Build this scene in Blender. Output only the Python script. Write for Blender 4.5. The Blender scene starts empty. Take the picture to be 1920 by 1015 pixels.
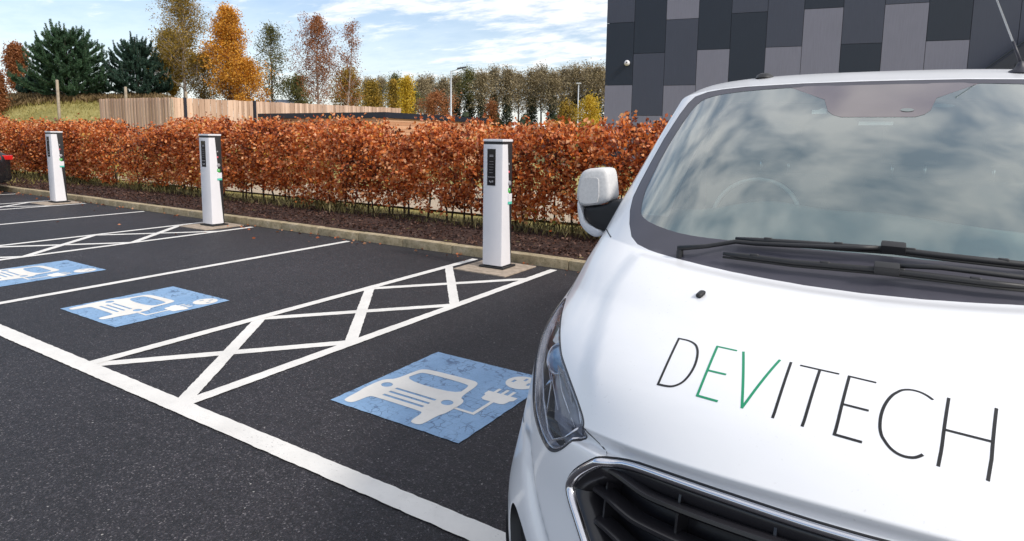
import bpy, bmesh, math, random
import numpy as np
from mathutils import Vector, Matrix
from mathutils.geometry import delaunay_2d_cdt
C = bpy.context.scene
COL = C.collection
rnd = random.Random(7)
nr = np.random.RandomState(11)

# ------------------------------------------------------------------ camera
F, PY, PITCH, YAW, ROLL, HC = 1173.47, 400.245, .123252, .560599, .014187, 1.645
def cam_axes():
    cy, sy = math.cos(YAW), math.sin(YAW)
    fw = np.array([-sy*math.cos(PITCH), cy*math.cos(PITCH), -math.sin(PITCH)])
    r0 = np.array([cy, sy, 0.]); u0 = np.cross(r0, fw)
    return fw, math.cos(ROLL)*r0+math.sin(ROLL)*u0, -math.sin(ROLL)*r0+math.cos(ROLL)*u0
FW, RT, UP = cam_axes()
cd = bpy.data.cameras.new('camera'); cam = bpy.data.objects.new('camera', cd); COL.objects.link(cam)
cd.sensor_fit = 'HORIZONTAL'; cd.sensor_width = 36; cd.lens = F/1920*36
cd.shift_y = -(507.5-PY)/1920
cd.clip_start = .05; cd.clip_end = 3000
M = Matrix.Identity(4)
for i in range(3):
    M[i][0] = RT[i]; M[i][1] = UP[i]; M[i][2] = -FW[i]
M[2][3] = HC
cam.matrix_world = M
C.camera = cam
def at_depth(px, py, d):
    """world point seen at a photo pixel at a given horizontal distance along the view"""
    v = FW*F+RT*(px-960)-UP*(py-PY)
    h = np.array([-math.sin(YAW), math.cos(YAW), 0.])
    return np.array([0, 0, HC])+v*(d/(v@h))
def at_y(px, py, Y):
    v = FW*F+RT*(px-960)-UP*(py-PY)
    return np.array([0, 0, HC])+v*(Y/v[1])

# ------------------------------------------------------------------ materials
def newmat(name):
    m = bpy.data.materials.new(name); m.use_nodes = True
    nt = m.node_tree; b = nt.nodes['Principled BSDF']
    return m, nt, b
def ramp(nt, stops, fac=None, interp='LINEAR'):
    r = nt.nodes.new('ShaderNodeValToRGB'); cr = r.color_ramp; cr.interpolation = interp
    while len(cr.elements) < len(stops): cr.elements.new(.5)
    for e, (p, c) in zip(cr.elements, stops):
        e.position = p; e.color = (*c, 1) if len(c) == 3 else c
    if fac is not None: nt.links.new(fac, r.inputs[0])
    return r
def noise(nt, scale, detail=4, rough=.5, vec=None, dist=0):
    n = nt.nodes.new('ShaderNodeTexNoise'); n.inputs['Scale'].default_value = scale
    n.inputs['Detail'].default_value = detail; n.inputs['Roughness'].default_value = rough
    n.inputs['Distortion'].default_value = dist
    if vec is None:
        t = nt.nodes.new('ShaderNodeTexCoord'); vec = t.outputs['Object']
    nt.links.new(vec, n.inputs['Vector']); return n
def coord(nt, kind='Object', scale=(1, 1, 1), rot=(0, 0, 0)):
    t = nt.nodes.new('ShaderNodeTexCoord'); m = nt.nodes.new('ShaderNodeMapping')
    m.inputs['Scale'].default_value = scale; m.inputs['Rotation'].default_value = rot
    nt.links.new(t.outputs[kind], m.inputs[0]); return m.outputs[0]
def mixc(nt, a, b, fac, mode='MIX'):
    x = nt.nodes.new('ShaderNodeMix'); x.data_type = 'RGBA'; x.blend_type = mode
    for s, v in ((x.inputs[6], a), (x.inputs[7], b), (x.inputs[0], fac)):
        if isinstance(v, bpy.types.NodeSocket): nt.links.new(v, s)
        elif isinstance(v, (int, float)): s.default_value = v
        else: s.default_value = (*v, 1)
    return x.outputs[2]
def math_(nt, op, a, b=None, clamp=False):
    x = nt.nodes.new('ShaderNodeMath'); x.operation = op; x.use_clamp = clamp
    for s, v in ((x.inputs[0], a), (x.inputs[1], b)):
        if v is None: continue
        if isinstance(v, bpy.types.NodeSocket): nt.links.new(v, s)
        else: s.default_value = v
    return x.outputs[0]
def bump(nt, b, h, strength=.3, dist=.01):
    x = nt.nodes.new('ShaderNodeBump'); x.inputs['Strength'].default_value = strength
    x.inputs['Distance'].default_value = dist
    nt.links.new(h, x.inputs['Height']); nt.links.new(x.outputs[0], b.inputs['Normal']); return x
def plain(name, col, rough=.5, metal=0., coat=0., var=.12, vscale=6, bumps=0., bscale=200):
    m, nt, b = newmat(name)
    n = noise(nt, vscale, 5, .6)
    lo = tuple(c*(1-var) for c in col); hi = tuple(min(1, c*(1+var)) for c in col)
    nt.links.new(ramp(nt, [(.3, lo), (.7, hi)], n.outputs[0]).outputs[0], b.inputs['Base Color'])
    b.inputs['Roughness'].default_value = rough; b.inputs['Metallic'].default_value = metal
    b.inputs['Coat Weight'].default_value = coat
    if bumps: bump(nt, b, noise(nt, bscale, 3).outputs[0], bumps, .002)
    return m
def leafmat(name, stops, trans=.35, rough=.55, spec=.3):
    m, nt, b = newmat(name)
    g = nt.nodes.new('ShaderNodeNewGeometry')
    n = noise(nt, 1.25, 3)
    f = math_(nt, 'ADD', math_(nt, 'MULTIPLY', g.outputs['Random Per Island'], .72), math_(nt, 'MULTIPLY', math_(nt, 'SUBTRACT', n.outputs[0], .38), 1.15), True)
    r = ramp(nt, stops, f)
    nt.links.new(r.outputs[0], b.inputs['Base Color']); b.inputs['Roughness'].default_value = rough
    b.inputs['Specular IOR Level'].default_value = spec
    t = nt.nodes.new('ShaderNodeBsdfTranslucent'); nt.links.new(r.outputs[0], t.inputs[0])
    mx = nt.nodes.new('ShaderNodeMixShader'); mx.inputs[0].default_value = trans
    nt.links.new(b.outputs[0], mx.inputs[1]); nt.links.new(t.outputs[0], mx.inputs[2])
    nt.links.new(mx.outputs[0], nt.nodes['Material Output'].inputs[0]); return m

def mat_asphalt():
    m, nt, b = newmat('asphalt')
    v = nt.nodes.new('ShaderNodeTexVoronoi'); v.inputs['Scale'].default_value = 150
    nt.links.new(coord(nt), v.inputs['Vector'])
    big = noise(nt, .35, 5, .6); mid = noise(nt, 5, 6, .7); fine = noise(nt, 60, 6, .8)
    sep = nt.nodes.new('ShaderNodeSeparateColor'); nt.links.new(v.outputs['Color'], sep.inputs[0])
    stone = ramp(nt, [(0, (.006, .006, .007)), (.5, (.016, .015, .018)), (.82, (.034, .031, .036)), (.95, (.075, .071, .076)), (1, (.21, .20, .20))], sep.outputs[0])
    c = mixc(nt, stone.outputs[0], (.024, .022, .026), .30)
    gr = noise(nt, 22, 5, .85)
    c = mixc(nt, c, ramp(nt, [(.38, (.62, .62, .63)), (.62, (1.5, 1.48, 1.5))], gr.outputs[0]).outputs[0], .9, 'MULTIPLY')
    tone = ramp(nt, [(.3, (.62, .62, .64)), (.7, (1.18, 1.16, 1.17))], big.outputs[0])
    c = mixc(nt, c, tone.outputs[0], 1., 'MULTIPLY')
    tone2 = ramp(nt, [(.3, (.75, .75, .75)), (.7, (1.28, 1.26, 1.25))], mid.outputs[0])
    c = mixc(nt, c, tone2.outputs[0], .8, 'MULTIPLY')
    tone3 = ramp(nt, [(.35, (.55, .55, .55)), (.68, (1.5, 1.5, 1.5))], fine.outputs[0])
    c = mixc(nt, c, tone3.outputs[0], .8, 'MULTIPLY')
    # bright little stone chips
    v2 = nt.nodes.new('ShaderNodeTexVoronoi'); v2.inputs['Scale'].default_value = 30
    nt.links.new(coord(nt), v2.inputs['Vector'])
    s2 = nt.nodes.new('ShaderNodeSeparateColor'); nt.links.new(v2.outputs['Color'], s2.inputs[0])
    chip = math_(nt, 'MULTIPLY', math_(nt, 'LESS_THAN', v2.outputs['Distance'], .14), math_(nt, 'GREATER_THAN', s2.outputs[1], .972))
    c = mixc(nt, c, (.42, .40, .38), math_(nt, 'MULTIPLY', chip, .8))
    nt.links.new(c, b.inputs['Base Color'])
    b.inputs['Roughness'].default_value = .62; b.inputs['Specular IOR Level'].default_value = .45
    h = math_(nt, 'ADD', v.outputs['Distance'], math_(nt, 'MULTIPLY', fine.outputs[0], .8))
    bump(nt, b, h, .8, .006)
    return m
def mat_paint(name, col, wear=.5, tint=(.05, .048, .05)):
    """thermoplastic road paint, slightly worn, gaps show the asphalt colour"""
    m, nt, b = newmat(name)
    n1 = noise(nt, 70, 5, .75); n2 = noise(nt, 2.5, 5, .6); n3 = noise(nt, 14, 4, .7)
    base = mixc(nt, tuple(c*.84 for c in col), col, ramp(nt, [(.3, (0, 0, 0)), (.65, (1, 1, 1))], n2.outputs[0]).outputs[0])
    base = mixc(nt, base, tuple(c*.8 for c in col), ramp(nt, [(.55, (0, 0, 0)), (.75, (.6, .6, .6))], n3.outputs[0]).outputs[0])
    n5 = noise(nt, 1.6, 4, .6)
    w = ramp(nt, [(.60, (0, 0, 0)), (.66, (1, 1, 1))], math_(nt, 'ADD', math_(nt, 'MULTIPLY', n1.outputs[0], .75), math_(nt, 'MULTIPLY', n5.outputs[0], .25)))
    nt.links.new(mixc(nt, base, tint, math_(nt, 'MULTIPLY', w.outputs[0], wear)), b.inputs['Base Color'])
    b.inputs['Roughness'].default_value = .6
    bump(nt, b, n1.outputs[0], .4, .003); return m
def mat_bluepaint():
    m, nt, b = newmat('blue_paint')
    wob = noise(nt, 9, 4, .7); vec = mixc(nt, coord(nt, rot=(0, 0, .12)), wob.outputs['Color'], .035)
    vs_ = []
    for ft in ('F1', 'F2'):
        q = nt.nodes.new('ShaderNodeTexVoronoi'); q.feature = ft; q.distance = 'CHEBYCHEV'; q.inputs['Scale'].default_value = 15; nt.links.new(vec, q.inputs['Vector']); vs_.append(q)
    n0 = noise(nt, 4.5, 4, .65); n2 = noise(nt, 4, 5, .6); n4 = noise(nt, 90, 4, .7)
    region = ramp(nt, [(.44, (0, 0, 0)), (.54, (1, 1, 1))], n0.outputs[0])
    crack = ramp(nt, [(.025, (1, 1, 1)), (.065, (0, 0, 0))], math_(nt, 'SUBTRACT', vs_[1].outputs['Distance'], vs_[0].outputs['Distance']))
    f = math_(nt, 'MULTIPLY', region.outputs[0], crack.outputs[0])
    f = math_(nt, 'MULTIPLY', f, .68)
    base = ramp(nt, [(.3, (.195, .335, .53)), (.7, (.275, .435, .645))], n2.outputs[0])
    c = mixc(nt, base.outputs[0], ramp(nt, [(.3, (.8, .8, .8)), (.7, (1.15, 1.15, 1.15))], n4.outputs[0]).outputs[0], .7, 'MULTIPLY')
    nt.links.new(mixc(nt, c, (.035, .07, .15), f), b.inputs['Base Color']); b.inputs['Roughness'].default_value = .55
    bump(nt, b, math_(nt, 'ADD', math_(nt, 'MULTIPLY', f, -1.), n4.outputs[0]), .4, .003); return m
def mat_van():
    m, nt, b = newmat('white_van_paint')
    n = noise(nt, 150, 2, .5); n2 = noise(nt, 3, 4, .6)
    d = math_(nt, 'MULTIPLY', ramp(nt, [(.68, (0, 0, 0)), (.74, (1, 1, 1))], n.outputs[0]).outputs[0], ramp(nt, [(.4, (0, 0, 0)), (.8, (.5, .5, .5))], n2.outputs[0]).outputs[0])
    # road film: a little more on the low front of the van
    sx = nt.nodes.new('ShaderNodeSeparateXYZ'); nt.links.new(coord(nt), sx.inputs[0])
    mr = nt.nodes.new('ShaderNodeMapRange'); mr.inputs[1].default_value = 1.06; mr.inputs[2].default_value = .45
    nt.links.new(sx.outputs[2], mr.inputs[0])
    film = math_(nt, 'MULTIPLY', mr.outputs[0], math_(nt, 'ADD', n2.outputs[0], math_(nt, 'MULTIPLY', n.outputs[0], .5)))
    f = math_(nt, 'ADD', math_(nt, 'MULTIPLY', d, .85), math_(nt, 'MULTIPLY', film, .13), True)
    nt.links.new(mixc(nt, (.80, .805, .825), (.36, .34, .32), f), b.inputs['Base Color'])
    b.inputs['Roughness'].default_value = .32; b.inputs['Coat Weight'].default_value = .55
    b.inputs['Coat Roughness'].default_value = .08; return m
def mat_glass(name, tint, gloss=1.7, rough=.0, haze=0., hazecol=(.5, .55, .55)):
    m, nt, b = newmat(name); nt.nodes.remove(b)
    tr = nt.nodes.new('ShaderNodeBsdfTransparent'); tr.inputs[0].default_value = (*tint, 1)
    gl = nt.nodes.new('ShaderNodeBsdfGlossy'); gl.inputs['Roughness'].default_value = rough
    fr = nt.nodes.new('ShaderNodeFresnel'); fr.inputs[0].default_value = 1.52
    mx = nt.nodes.new('ShaderNodeMixShader')
    nt.links.new(math_(nt, 'MULTIPLY', fr.outputs[0], gloss, True), mx.inputs[0])
    if haze:
        df = nt.nodes.new('ShaderNodeBsdfDiffuse'); df.inputs[0].default_value = (*hazecol, 1)
        m2 = nt.nodes.new('ShaderNodeMixShader'); m2.inputs[0].default_value = haze
        nt.links.new(tr.outputs[0], m2.inputs[1]); nt.links.new(df.outputs[0], m2.inputs[2]); base = m2.outputs[0]
    else: base = tr.outputs[0]
    nt.links.new(base, mx.inputs[1]); nt.links.new(gl.outputs[0], mx.inputs[2])
    nt.links.new(mx.outputs[0], nt.nodes['Material Output'].inputs[0]); return m
def mat_boards(name, a, bcol, width=.1, vertical=True):
    m, nt, b = newmat(name)
    g = nt.nodes.new('ShaderNodeNewGeometry')
    n = noise(nt, 1, 5, .7, coord(nt, scale=(14, 14, 1.6) if vertical else (2, 2, 14)))
    f = math_(nt, 'ADD', math_(nt, 'MULTIPLY', g.outputs['Random Per Island'], .6), math_(nt, 'MULTIPLY', n.outputs[0], .5))
    nt.links.new(ramp(nt, [(.15, a), (.85, bcol)], f).outputs[0], b.inputs['Base Color'])
    b.inputs['Roughness'].default_value = .85; bump(nt, b, n.outputs[0], .3, .01); return m
MT = {}
MT['asphalt'] = mat_asphalt()
MT['line'] = mat_paint('white_line_paint', (.80, .775, .735), .6)
MT['pictogram'] = mat_paint('white_pictogram_paint', (.84, .80, .74), .12, (.2, .3, .5))
MT['blue'] = mat_bluepaint()
MT['van'] = mat_van()
MT['black'] = plain('black_plastic', (.02, .02, .022), .5, bumps=.1)
MT['grille'] = plain('gloss_black_grille', (.016, .015, .018), .3, coat=.2)
MT['dgrey'] = plain('charcoal_trim', (.030, .030, .042), .5, bumps=.12)
MT['frit'] = plain('windscreen_border', (.062, .060, .078), .42, coat=.0, var=.08)
MT['rubber'] = plain('rubber', (.018, .018, .018), .8)
MT['chrome'] = plain('chrome', (.72, .72, .76), .16, 1., var=.05)
MT['silver'] = plain('silver_reflector', (.68, .68, .72), .22, 1., var=.1, vscale=30)
MT['hlhouse'] = plain('headlamp_housing', (.30, .31, .37), .35, .3, var=.3, vscale=25)
MT['glass'] = mat_glass('windscreen_glass', (.80, .94, .90), 3.5, 0, .15, (.48, .70, .69))
MT['sideglass'] = mat_glass('side_glass', (.6, .68, .66), 1.3)
MT['shroud'] = plain('sensor_shroud_print', (.125, .10, .108), .12, coat=1., var=.05)
MT['lens'] = mat_glass('headlamp_lens', (.92, .94, .97), .55, .0, .06, (.8, .82, .9))
MT['bluelens'] = plain('projector_lens', (.26, .46, .72), .06, coat=1., var=.2, vscale=40)
MT['whitetrim'] = plain('pale_trim', (.80, .82, .81), .6)
MT['dash'] = plain('dash_plastic', (.15, .21, .22), .6, bumps=.1)
MT['seat'] = plain('seat_fabric', (.035, .04, .05), .85)
MT['lining'] = plain('cab_lining', (.22, .25, .25), .8)
MT['mirrorcap'] = plain('dusty_white_cap', (.66, .65, .64), .5, var=.10, vscale=90, bumps=.1)
MT['green'] = plain('green_vinyl', (.004, .25, .12), .4, var=.03)
MT['ink'] = plain('black_vinyl', (.008, .008, .009), .4, var=.03)
MT['gap'] = plain('panel_gap', (.03, .03, .035), .8)
MT['red'] = plain('red_lamp_plastic', (.55, .015, .015), .2, coat=.6)
MT['blackcar'] = plain('black_car_paint', (.012, .012, .014), .2, coat=.6)
MT['postwhite'] = plain('white_powder_coat', (.76, .75, .78), .42, var=.03, vscale=3)
MT['screen'] = plain('black_display_film', (.012, .011, .013), .15, coat=.5)
MT['greytext'] = plain('pale_print', (.32, .31, .33), .5)
MT['greenlbl'] = plain('green_label', (.05, .42, .06), .5)
MT['teallbl'] = plain('teal_tag', (.10, .55, .42), .5)
MT['pink'] = plain('pink_lamp', (.75, .12, .16), .3)
MT['conc'] = plain('pale_concrete', (.36, .29, .225), .9, var=.3, vscale=14, bumps=.4, bscale=60)
MT['bark'] = plain('brown_bark', (.10, .075, .06), .9, var=.3, vscale=9)
MT['birch'] = plain('birch_bark', (.42, .36, .32), .8, var=.35, vscale=7)
MT['greybark'] = plain('grey_bark', (.16, .14, .125), .9, var=.3)
MT['stem'] = plain('hedge_stem', (.065, .045, .035), .9, var=.3)
MT['fpost'] = plain('weathered_post', (.36, .30, .23), .9, var=.25, vscale=8)
MT['galv'] = plain('galvanised_steel', (.50, .52, .54), .45, .3, var=.08)
MT['fence'] = mat_boards('larch_boards', (.34, .21, .14), (.76, .54, .40))
MT['clad'] = mat_boards('salmon_cladding', (.46, .22, .12), (.66, .38, .24))
MT['coping'] = plain('dark_coping', (.016, .020, .034), .5)
MT['slate'] = plain('slate_roof', (.20, .22, .27), .7)
def mat_kerb():
    m, nt, b = newmat('kerb_concrete')
    n = noise(nt, 6, 6, .7); n2 = noise(nt, 28, 5, .75)
    c = ramp(nt, [(.25, (.20, .155, .09)), (.5, (.40, .32, .20)), (.75, (.56, .46, .33))], n.outputs[0])
    moss = ramp(nt, [(.5, (0, 0, 0)), (.7, (.7, .7, .7))], n2.outputs[0])
    nt.links.new(mixc(nt, c.outputs[0], (.10, .10, .04), moss.outputs[0]), b.inputs['Base Color'])
    b.inputs['Roughness'].default_value = .95; bump(nt, b, n2.outputs[0], .6, .01); return m
MT['kerb'] = mat_kerb()
def mat_ground(name, stops, s=9, bs=.6):
    m, nt, b = newmat(name)
    n = noise(nt, s, 8, .75); n2 = noise(nt, .5, 4, .6)
    f = math_(nt, 'ADD', math_(nt, 'MULTIPLY', n.outputs[0], .65), math_(nt, 'MULTIPLY', n2.outputs[0], .35))
    nt.links.new(ramp(nt, stops, f).outputs[0], b.inputs['Base Color'])
    b.inputs['Roughness'].default_value = .95; bump(nt, b, n.outputs[0], bs, .05); return m
MT['grass'] = mat_ground('dry_grass', [(.33, (.13, .12, .03)), (.5, (.30, .26, .08)), (.66, (.48, .40, .16))], 7)
MT['mulch'] = mat_ground('bark_mulch', [(.35, (.020, .010, .008)), (.55, (.060, .028, .020)), (.7, (.14, .07, .05))], 34)
MT['pale'] = mat_ground('pale_gravel', [(.3, (.34, .27, .19)), (.7, (.60, .50, .38))], 20)
MT['chip'] = leafmat('bark_chips', [(0, (.016, .009, .007)), (.5, (.06, .028, .02)), (.85, (.13, .065, .045)), (1, (.28, .17, .12))], .05)
MT['fallen'] = leafmat('fallen_leaf', [(0, (.20, .05, .02)), (.6, (.45, .14, .05)), (1, (.6, .4, .25))], .1)
MT['beech'] = leafmat('beech_leaf', [(0, (.05, .015, .010)), (.18, (.17, .042, .016)), (.38, (.52, .115, .030)), (.62, (.84, .27, .055)), (.86, (.92, .52, .28)), (.97, (.74, .44, .05)), (1, (.16, .17, .03))], .38, .40, .5)
MT['grassblade'] = leafmat('grass_blade', [(0, (.05, .045, .016)), (.6, (.16, .135, .05)), (1, (.36, .30, .14))], .3)
MT['bracken'] = leafmat('dead_bracken', [(0, (.09, .06, .03)), (.5, (.22, .15, .07)), (1, (.42, .31, .16))], .3)
MT['needle'] = leafmat('pine_needle', [(0, (.026, .055, .032)), (.5, (.065, .135, .070)), (1, (.12, .22, .11))], .15)
MT['needle2'] = leafmat('spruce_needle', [(0, (.020, .045, .035)), (.5, (.048, .100, .072)), (1, (.11, .20, .14))], .15)
MT['gold'] = leafmat('golden_leaf', [(0, (.30, .12, .02)), (.5, (.72, .34, .04)), (1, (.90, .55, .10))], .4)
MT['ochre'] = leafmat('ochre_leaf', [(0, (.12, .095, .02)), (.5, (.34, .23, .04)), (1, (.62, .40, .07))], .4)
MT['rust'] = leafmat('rust_leaf', [(0, (.16, .05, .02)), (.5, (.36, .14, .05)), (1, (.55, .26, .12))], .4)
MT['olive'] = leafmat('olive_leaf', [(0, (.06, .07, .025)), (.5, (.15, .155, .05)), (1, (.32, .27, .10))], .4)
MT['yellow'] = leafmat('yellow_leaf', [(0, (.35, .24, .02)), (.5, (.65, .45, .04)), (1, (.8, .62, .12))], .4)
MT['twig'] = leafmat('fine_twigs', [(0, (.14, .11, .065)), (.5, (.28, .22, .13)), (1, (.46, .38, .22))], .2)
MT['bankgrass'] = leafmat('bank_grass', [(0, (.16, .14, .035)), (.5, (.34, .29, .09)), (1, (.58, .48, .20))], .35)
MT['ivy'] = leafmat('ivy_leaf', [(0, (.016, .032, .018)), (.6, (.045, .062, .034)), (1, (.12, .12, .06))], .2)
def mat_panel(name, col):
    m, nt, b = newmat(name)
    n = noise(nt, 1.2, 4, .6); n2 = noise(nt, 1, 3, .6, coord(nt, scale=(30, 30, 1.5)))
    c = mixc(nt, tuple(x*.93 for x in col), tuple(x*1.07 for x in col), n.outputs[0])
    c = mixc(nt, c, ramp(nt, [(.3, (.93, .93, .93)), (.7, (1.06, 1.06, 1.06))], n2.outputs[0]).outputs[0], 1., 'MULTIPLY')
    nt.links.new(c, b.inputs['Base Color'])
    b.inputs['Roughness'].default_value = .55; b.inputs['Metallic'].default_value = .0
    return m
MT['pD'] = mat_panel('navy_panel', (.013, .021, .038)); MT['pM'] = mat_panel('slate_panel', (.048, .056, .086))
MT['pG'] = mat_panel('grey_panel', (.075, .080, .112)); MT['pL'] = mat_panel('pale_grey_panel', (.185, .187, .242))

# ------------------------------------------------------------------ object helpers
def tag(o, label=None, cat=None, group=None, kind=None):
    if label: o['label'] = label
    if cat: o['category'] = cat
    if group: o['group'] = group
    if kind: o['kind'] = kind
    return o
def empty(name, loc=(0, 0, 0), rz=0):
    o = bpy.data.objects.new(name, None); COL.objects.link(o); o.empty_display_size = .2
    o.location = loc; o.rotation_euler = (0, 0, rz); return o
def obj(name, verts, faces, mat, parent=None, smooth=False, normals=None):
    me = bpy.data.meshes.new(name)
    me.from_pydata([tuple(map(float, v)) for v in verts], [], [tuple(map(int, f)) for f in faces])
    mats = mat if isinstance(mat, (list, tuple)) else [mat]
    for m in mats: me.materials.append(MT[m] if isinstance(m, str) else m)
    if smooth: me.polygons.foreach_set('use_smooth', [True]*len(me.polygons))
    if normals is not None:
        me.normals_split_custom_set_from_vertices([tuple(map(float, n)) for n in normals])
    me.update()
    o = bpy.data.objects.new(name, me); COL.objects.link(o)
    if parent is not None: o.parent = parent
    return o
class MB:
    def __init__(s): s.v = []; s.f = []
    def add(s, v, f):
        k = len(s.v); s.v += [tuple(map(float, p)) for p in v]; s.f += [tuple(i+k for i in q) for q in f]; return s
    def box(s, a, b, bev=0., rot=0., piv=None):
        bm = bmesh.new(); bmesh.ops.create_cube(bm, size=1)
        for v in bm.verts:
            v.co = Vector([(a[i]+b[i])/2+v.co[i]*abs(b[i]-a[i]) for i in range(3)])
        if bev: bmesh.ops.bevel(bm, geom=list(bm.edges), offset=bev, segments=2, affect='EDGES', profile=.7)
        if rot:
            piv = piv or Vector([(a[i]+b[i])/2 for i in range(3)])
            bmesh.ops.rotate(bm, verts=bm.verts, cent=piv, matrix=Matrix.Rotation(rot, 3, 'Z'))
        bm.verts.ensure_lookup_table(); bm.verts.index_update()
        s.add([v.co[:] for v in bm.verts], [[v.index for v in f.verts] for f in bm.faces]); bm.free(); return s
    def tube(s, pts, rad, seg=8, cap=True):
        pts = [np.array(p, float) for p in pts]; n = len(pts)
        if not hasattr(rad, '__len__'): rad = [rad]*n
        vs = []; fs = []; ref = None
        for i in range(n):
            t = pts[min(i+1, n-1)]-pts[max(i-1, 0)]; t = t/max(1e-9, np.linalg.norm(t))
            if ref is None: ref = np.array([1., 0, 0]) if abs(t[0]) < .8 else np.array([0, 1., 0])
            a = np.cross(t, ref); a /= max(1e-9, np.linalg.norm(a)); b = np.cross(t, a); ref = np.cross(a, t)
            for k in range(seg):
                q = 2*math.pi*k/seg; vs.append(pts[i]+rad[i]*(a*math.cos(q)+b*math.sin(q)))
        for i in range(n-1):
            for k in range(seg):
                fs.append((i*seg+k, i*seg+(k+1) % seg, (i+1)*seg+(k+1) % seg, (i+1)*seg+k))
        if cap: fs.append(tuple(range(seg))[::-1]); fs.append(tuple((n-1)*seg+k for k in range(seg)))
        return s.add(vs, fs)
    def lathe(s, prof, seg=40, axis='x', c=(0, 0, 0)):
        vs = []; fs = []; n = len(prof)
        for k in range(seg):
            q = 2*math.pi*k/seg
            for r, h in prof:
                if axis == 'x': p = (c[0]+h, c[1]+r*math.cos(q), c[2]+r*math.sin(q))
                elif axis == 'y': p = (c[0]+r*math.cos(q), c[1]+h, c[2]+r*math.sin(q))
                else: p = (c[0]+r*math.cos(q), c[1]+r*math.sin(q), c[2]+h)
                vs.append(p)
        for k in range(seg):
            for i in range(n-1):
                a = k*n+i; b = ((k+1) % seg)*n+i; fs.append((a, b, b+1, a+1))
        return s.add(vs, fs)
    def prism(s, poly, z0, z1):
        n = len(poly); vs = [(*p, z0) for p in poly]+[(*p, z1) for p in poly]
        fs = [tuple(range(n))[::-1], tuple(range(n, 2*n))]+[(i, (i+1) % n, (i+1) % n+n, i+n) for i in range(n)]
        return s.add(vs, fs)
    def quad(s, p): return s.add(p, [(0, 1, 2, 3)])
    def build(s, name, mat, parent=None, smooth=False):
        o = obj(name, s.v, s.f, mat, parent, smooth); return o
def autosmooth(o, ang=35):
    me = o.data; bm = bmesh.new(); bm.from_mesh(me)
    for f in bm.faces: f.smooth = True
    for e in bm.edges:
        if len(e.link_faces) == 2 and e.calc_face_angle(0) > math.radians(ang): e.smooth = False
    bm.to_mesh(me); bm.free(); return o
def leafmesh(name, P, T, size, mat, parent=None, aspect=.6, fold=.25):
    """P centres (n,3), T leaf direction (n,3) , size (n,) -> leaves of two folded triangles each"""
    n = len(P); rr = nr.normal(size=(n, 3)); T = T/np.linalg.norm(T, axis=1, keepdims=True).clip(1e-6)
    B = np.cross(T, rr); B /= np.linalg.norm(B, axis=1, keepdims=True).clip(1e-6); Nn = np.cross(T, B)
    s = np.asarray(size)[:, None]
    v = np.empty((n, 4, 3)); v[:, 0] = P-T*s*.5; v[:, 2] = P+T*s*.5
    v[:, 1] = P+B*s*aspect*.5+Nn*s*fold; v[:, 3] = P-B*s*aspect*.5+Nn*s*fold
    me = bpy.data.meshes.new(name); me.vertices.add(4*n); me.vertices.foreach_set('co', v.reshape(-1))
    base = np.arange(n)[:, None]*4
    idx = np.concatenate([base+np.array([[0, 1, 2]]), base+np.array([[0, 2, 3]])], 1).reshape(-1)
    me.loops.add(6*n); me.loops.foreach_set('vertex_index', idx)
    me.polygons.add(2*n); me.polygons.foreach_set('loop_start', np.arange(2*n)*3); me.polygons.foreach_set('loop_total', np.full(2*n, 3))
    me.materials.append(MT[mat]); me.update(calc_edges=True)
    o = bpy.data.objects.new(name, me); COL.objects.link(o)
    if parent is not None: o.parent = parent
    return o
# ================================================================== SKY AND SUN
W = bpy.data.worlds.new('World'); C.world = W; W.use_nodes = True
nt = W.node_tree; bg = nt.nodes['Background']
SUN_EL, SUN_AZ = math.radians(41), math.radians(95)      # azimuth clockwise from +y
sky = nt.nodes.new('ShaderNodeTexSky'); sky.sky_type = 'NISHITA'; sky.sun_disc = False
sky.sun_elevation = SUN_EL; sky.sun_rotation = SUN_AZ; sky.air_density = 1.0; sky.dust_density = 1.2
tc = nt.nodes.new('ShaderNodeTexCoord'); sx = nt.nodes.new('ShaderNodeSeparateXYZ'); nt.links.new(tc.outputs['Generated'], sx.inputs[0])
zz = math_(nt, 'ADD', math_(nt, 'MAXIMUM', sx.outputs[2], 0.), .10)
cx = nt.nodes.new('ShaderNodeCombineXYZ')
nt.links.new(math_(nt, 'DIVIDE', sx.outputs[0], zz), cx.inputs[0]); nt.links.new(math_(nt, 'DIVIDE', sx.outputs[1], zz), cx.inputs[1])
def skymap(sc, rot, loc=(0, 0, 0)):
    m = nt.nodes.new('ShaderNodeMapping'); m.inputs['Scale'].default_value = sc; m.inputs['Rotation'].default_value = (0, 0, rot); m.inputs['Location'].default_value = loc
    nt.links.new(cx.outputs[0], m.inputs[0]); return m.outputs[0]
nA = noise(nt, 1.0, 7, .62, skymap((.55, 1.5, 1), math.radians(-32), (3.1, 1.7, 0)), .4)       # long wisps
nB = noise(nt, 3.4, 5, .62, skymap((1., 1.5, 1), math.radians(20)), .2)     # small dappled cloud
nC = noise(nt, .55, 3, .5, skymap((1, 1, 1), 0, (5, 2, 0)))
f = math_(nt, 'ADD', math_(nt, 'MULTIPLY', nA.outputs[0], .75), math_(nt, 'MULTIPLY', nB.outputs[0], .45))
f = math_(nt, 'ADD', f, math_(nt, 'MULTIPLY', nC.outputs[0], .25))
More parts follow.
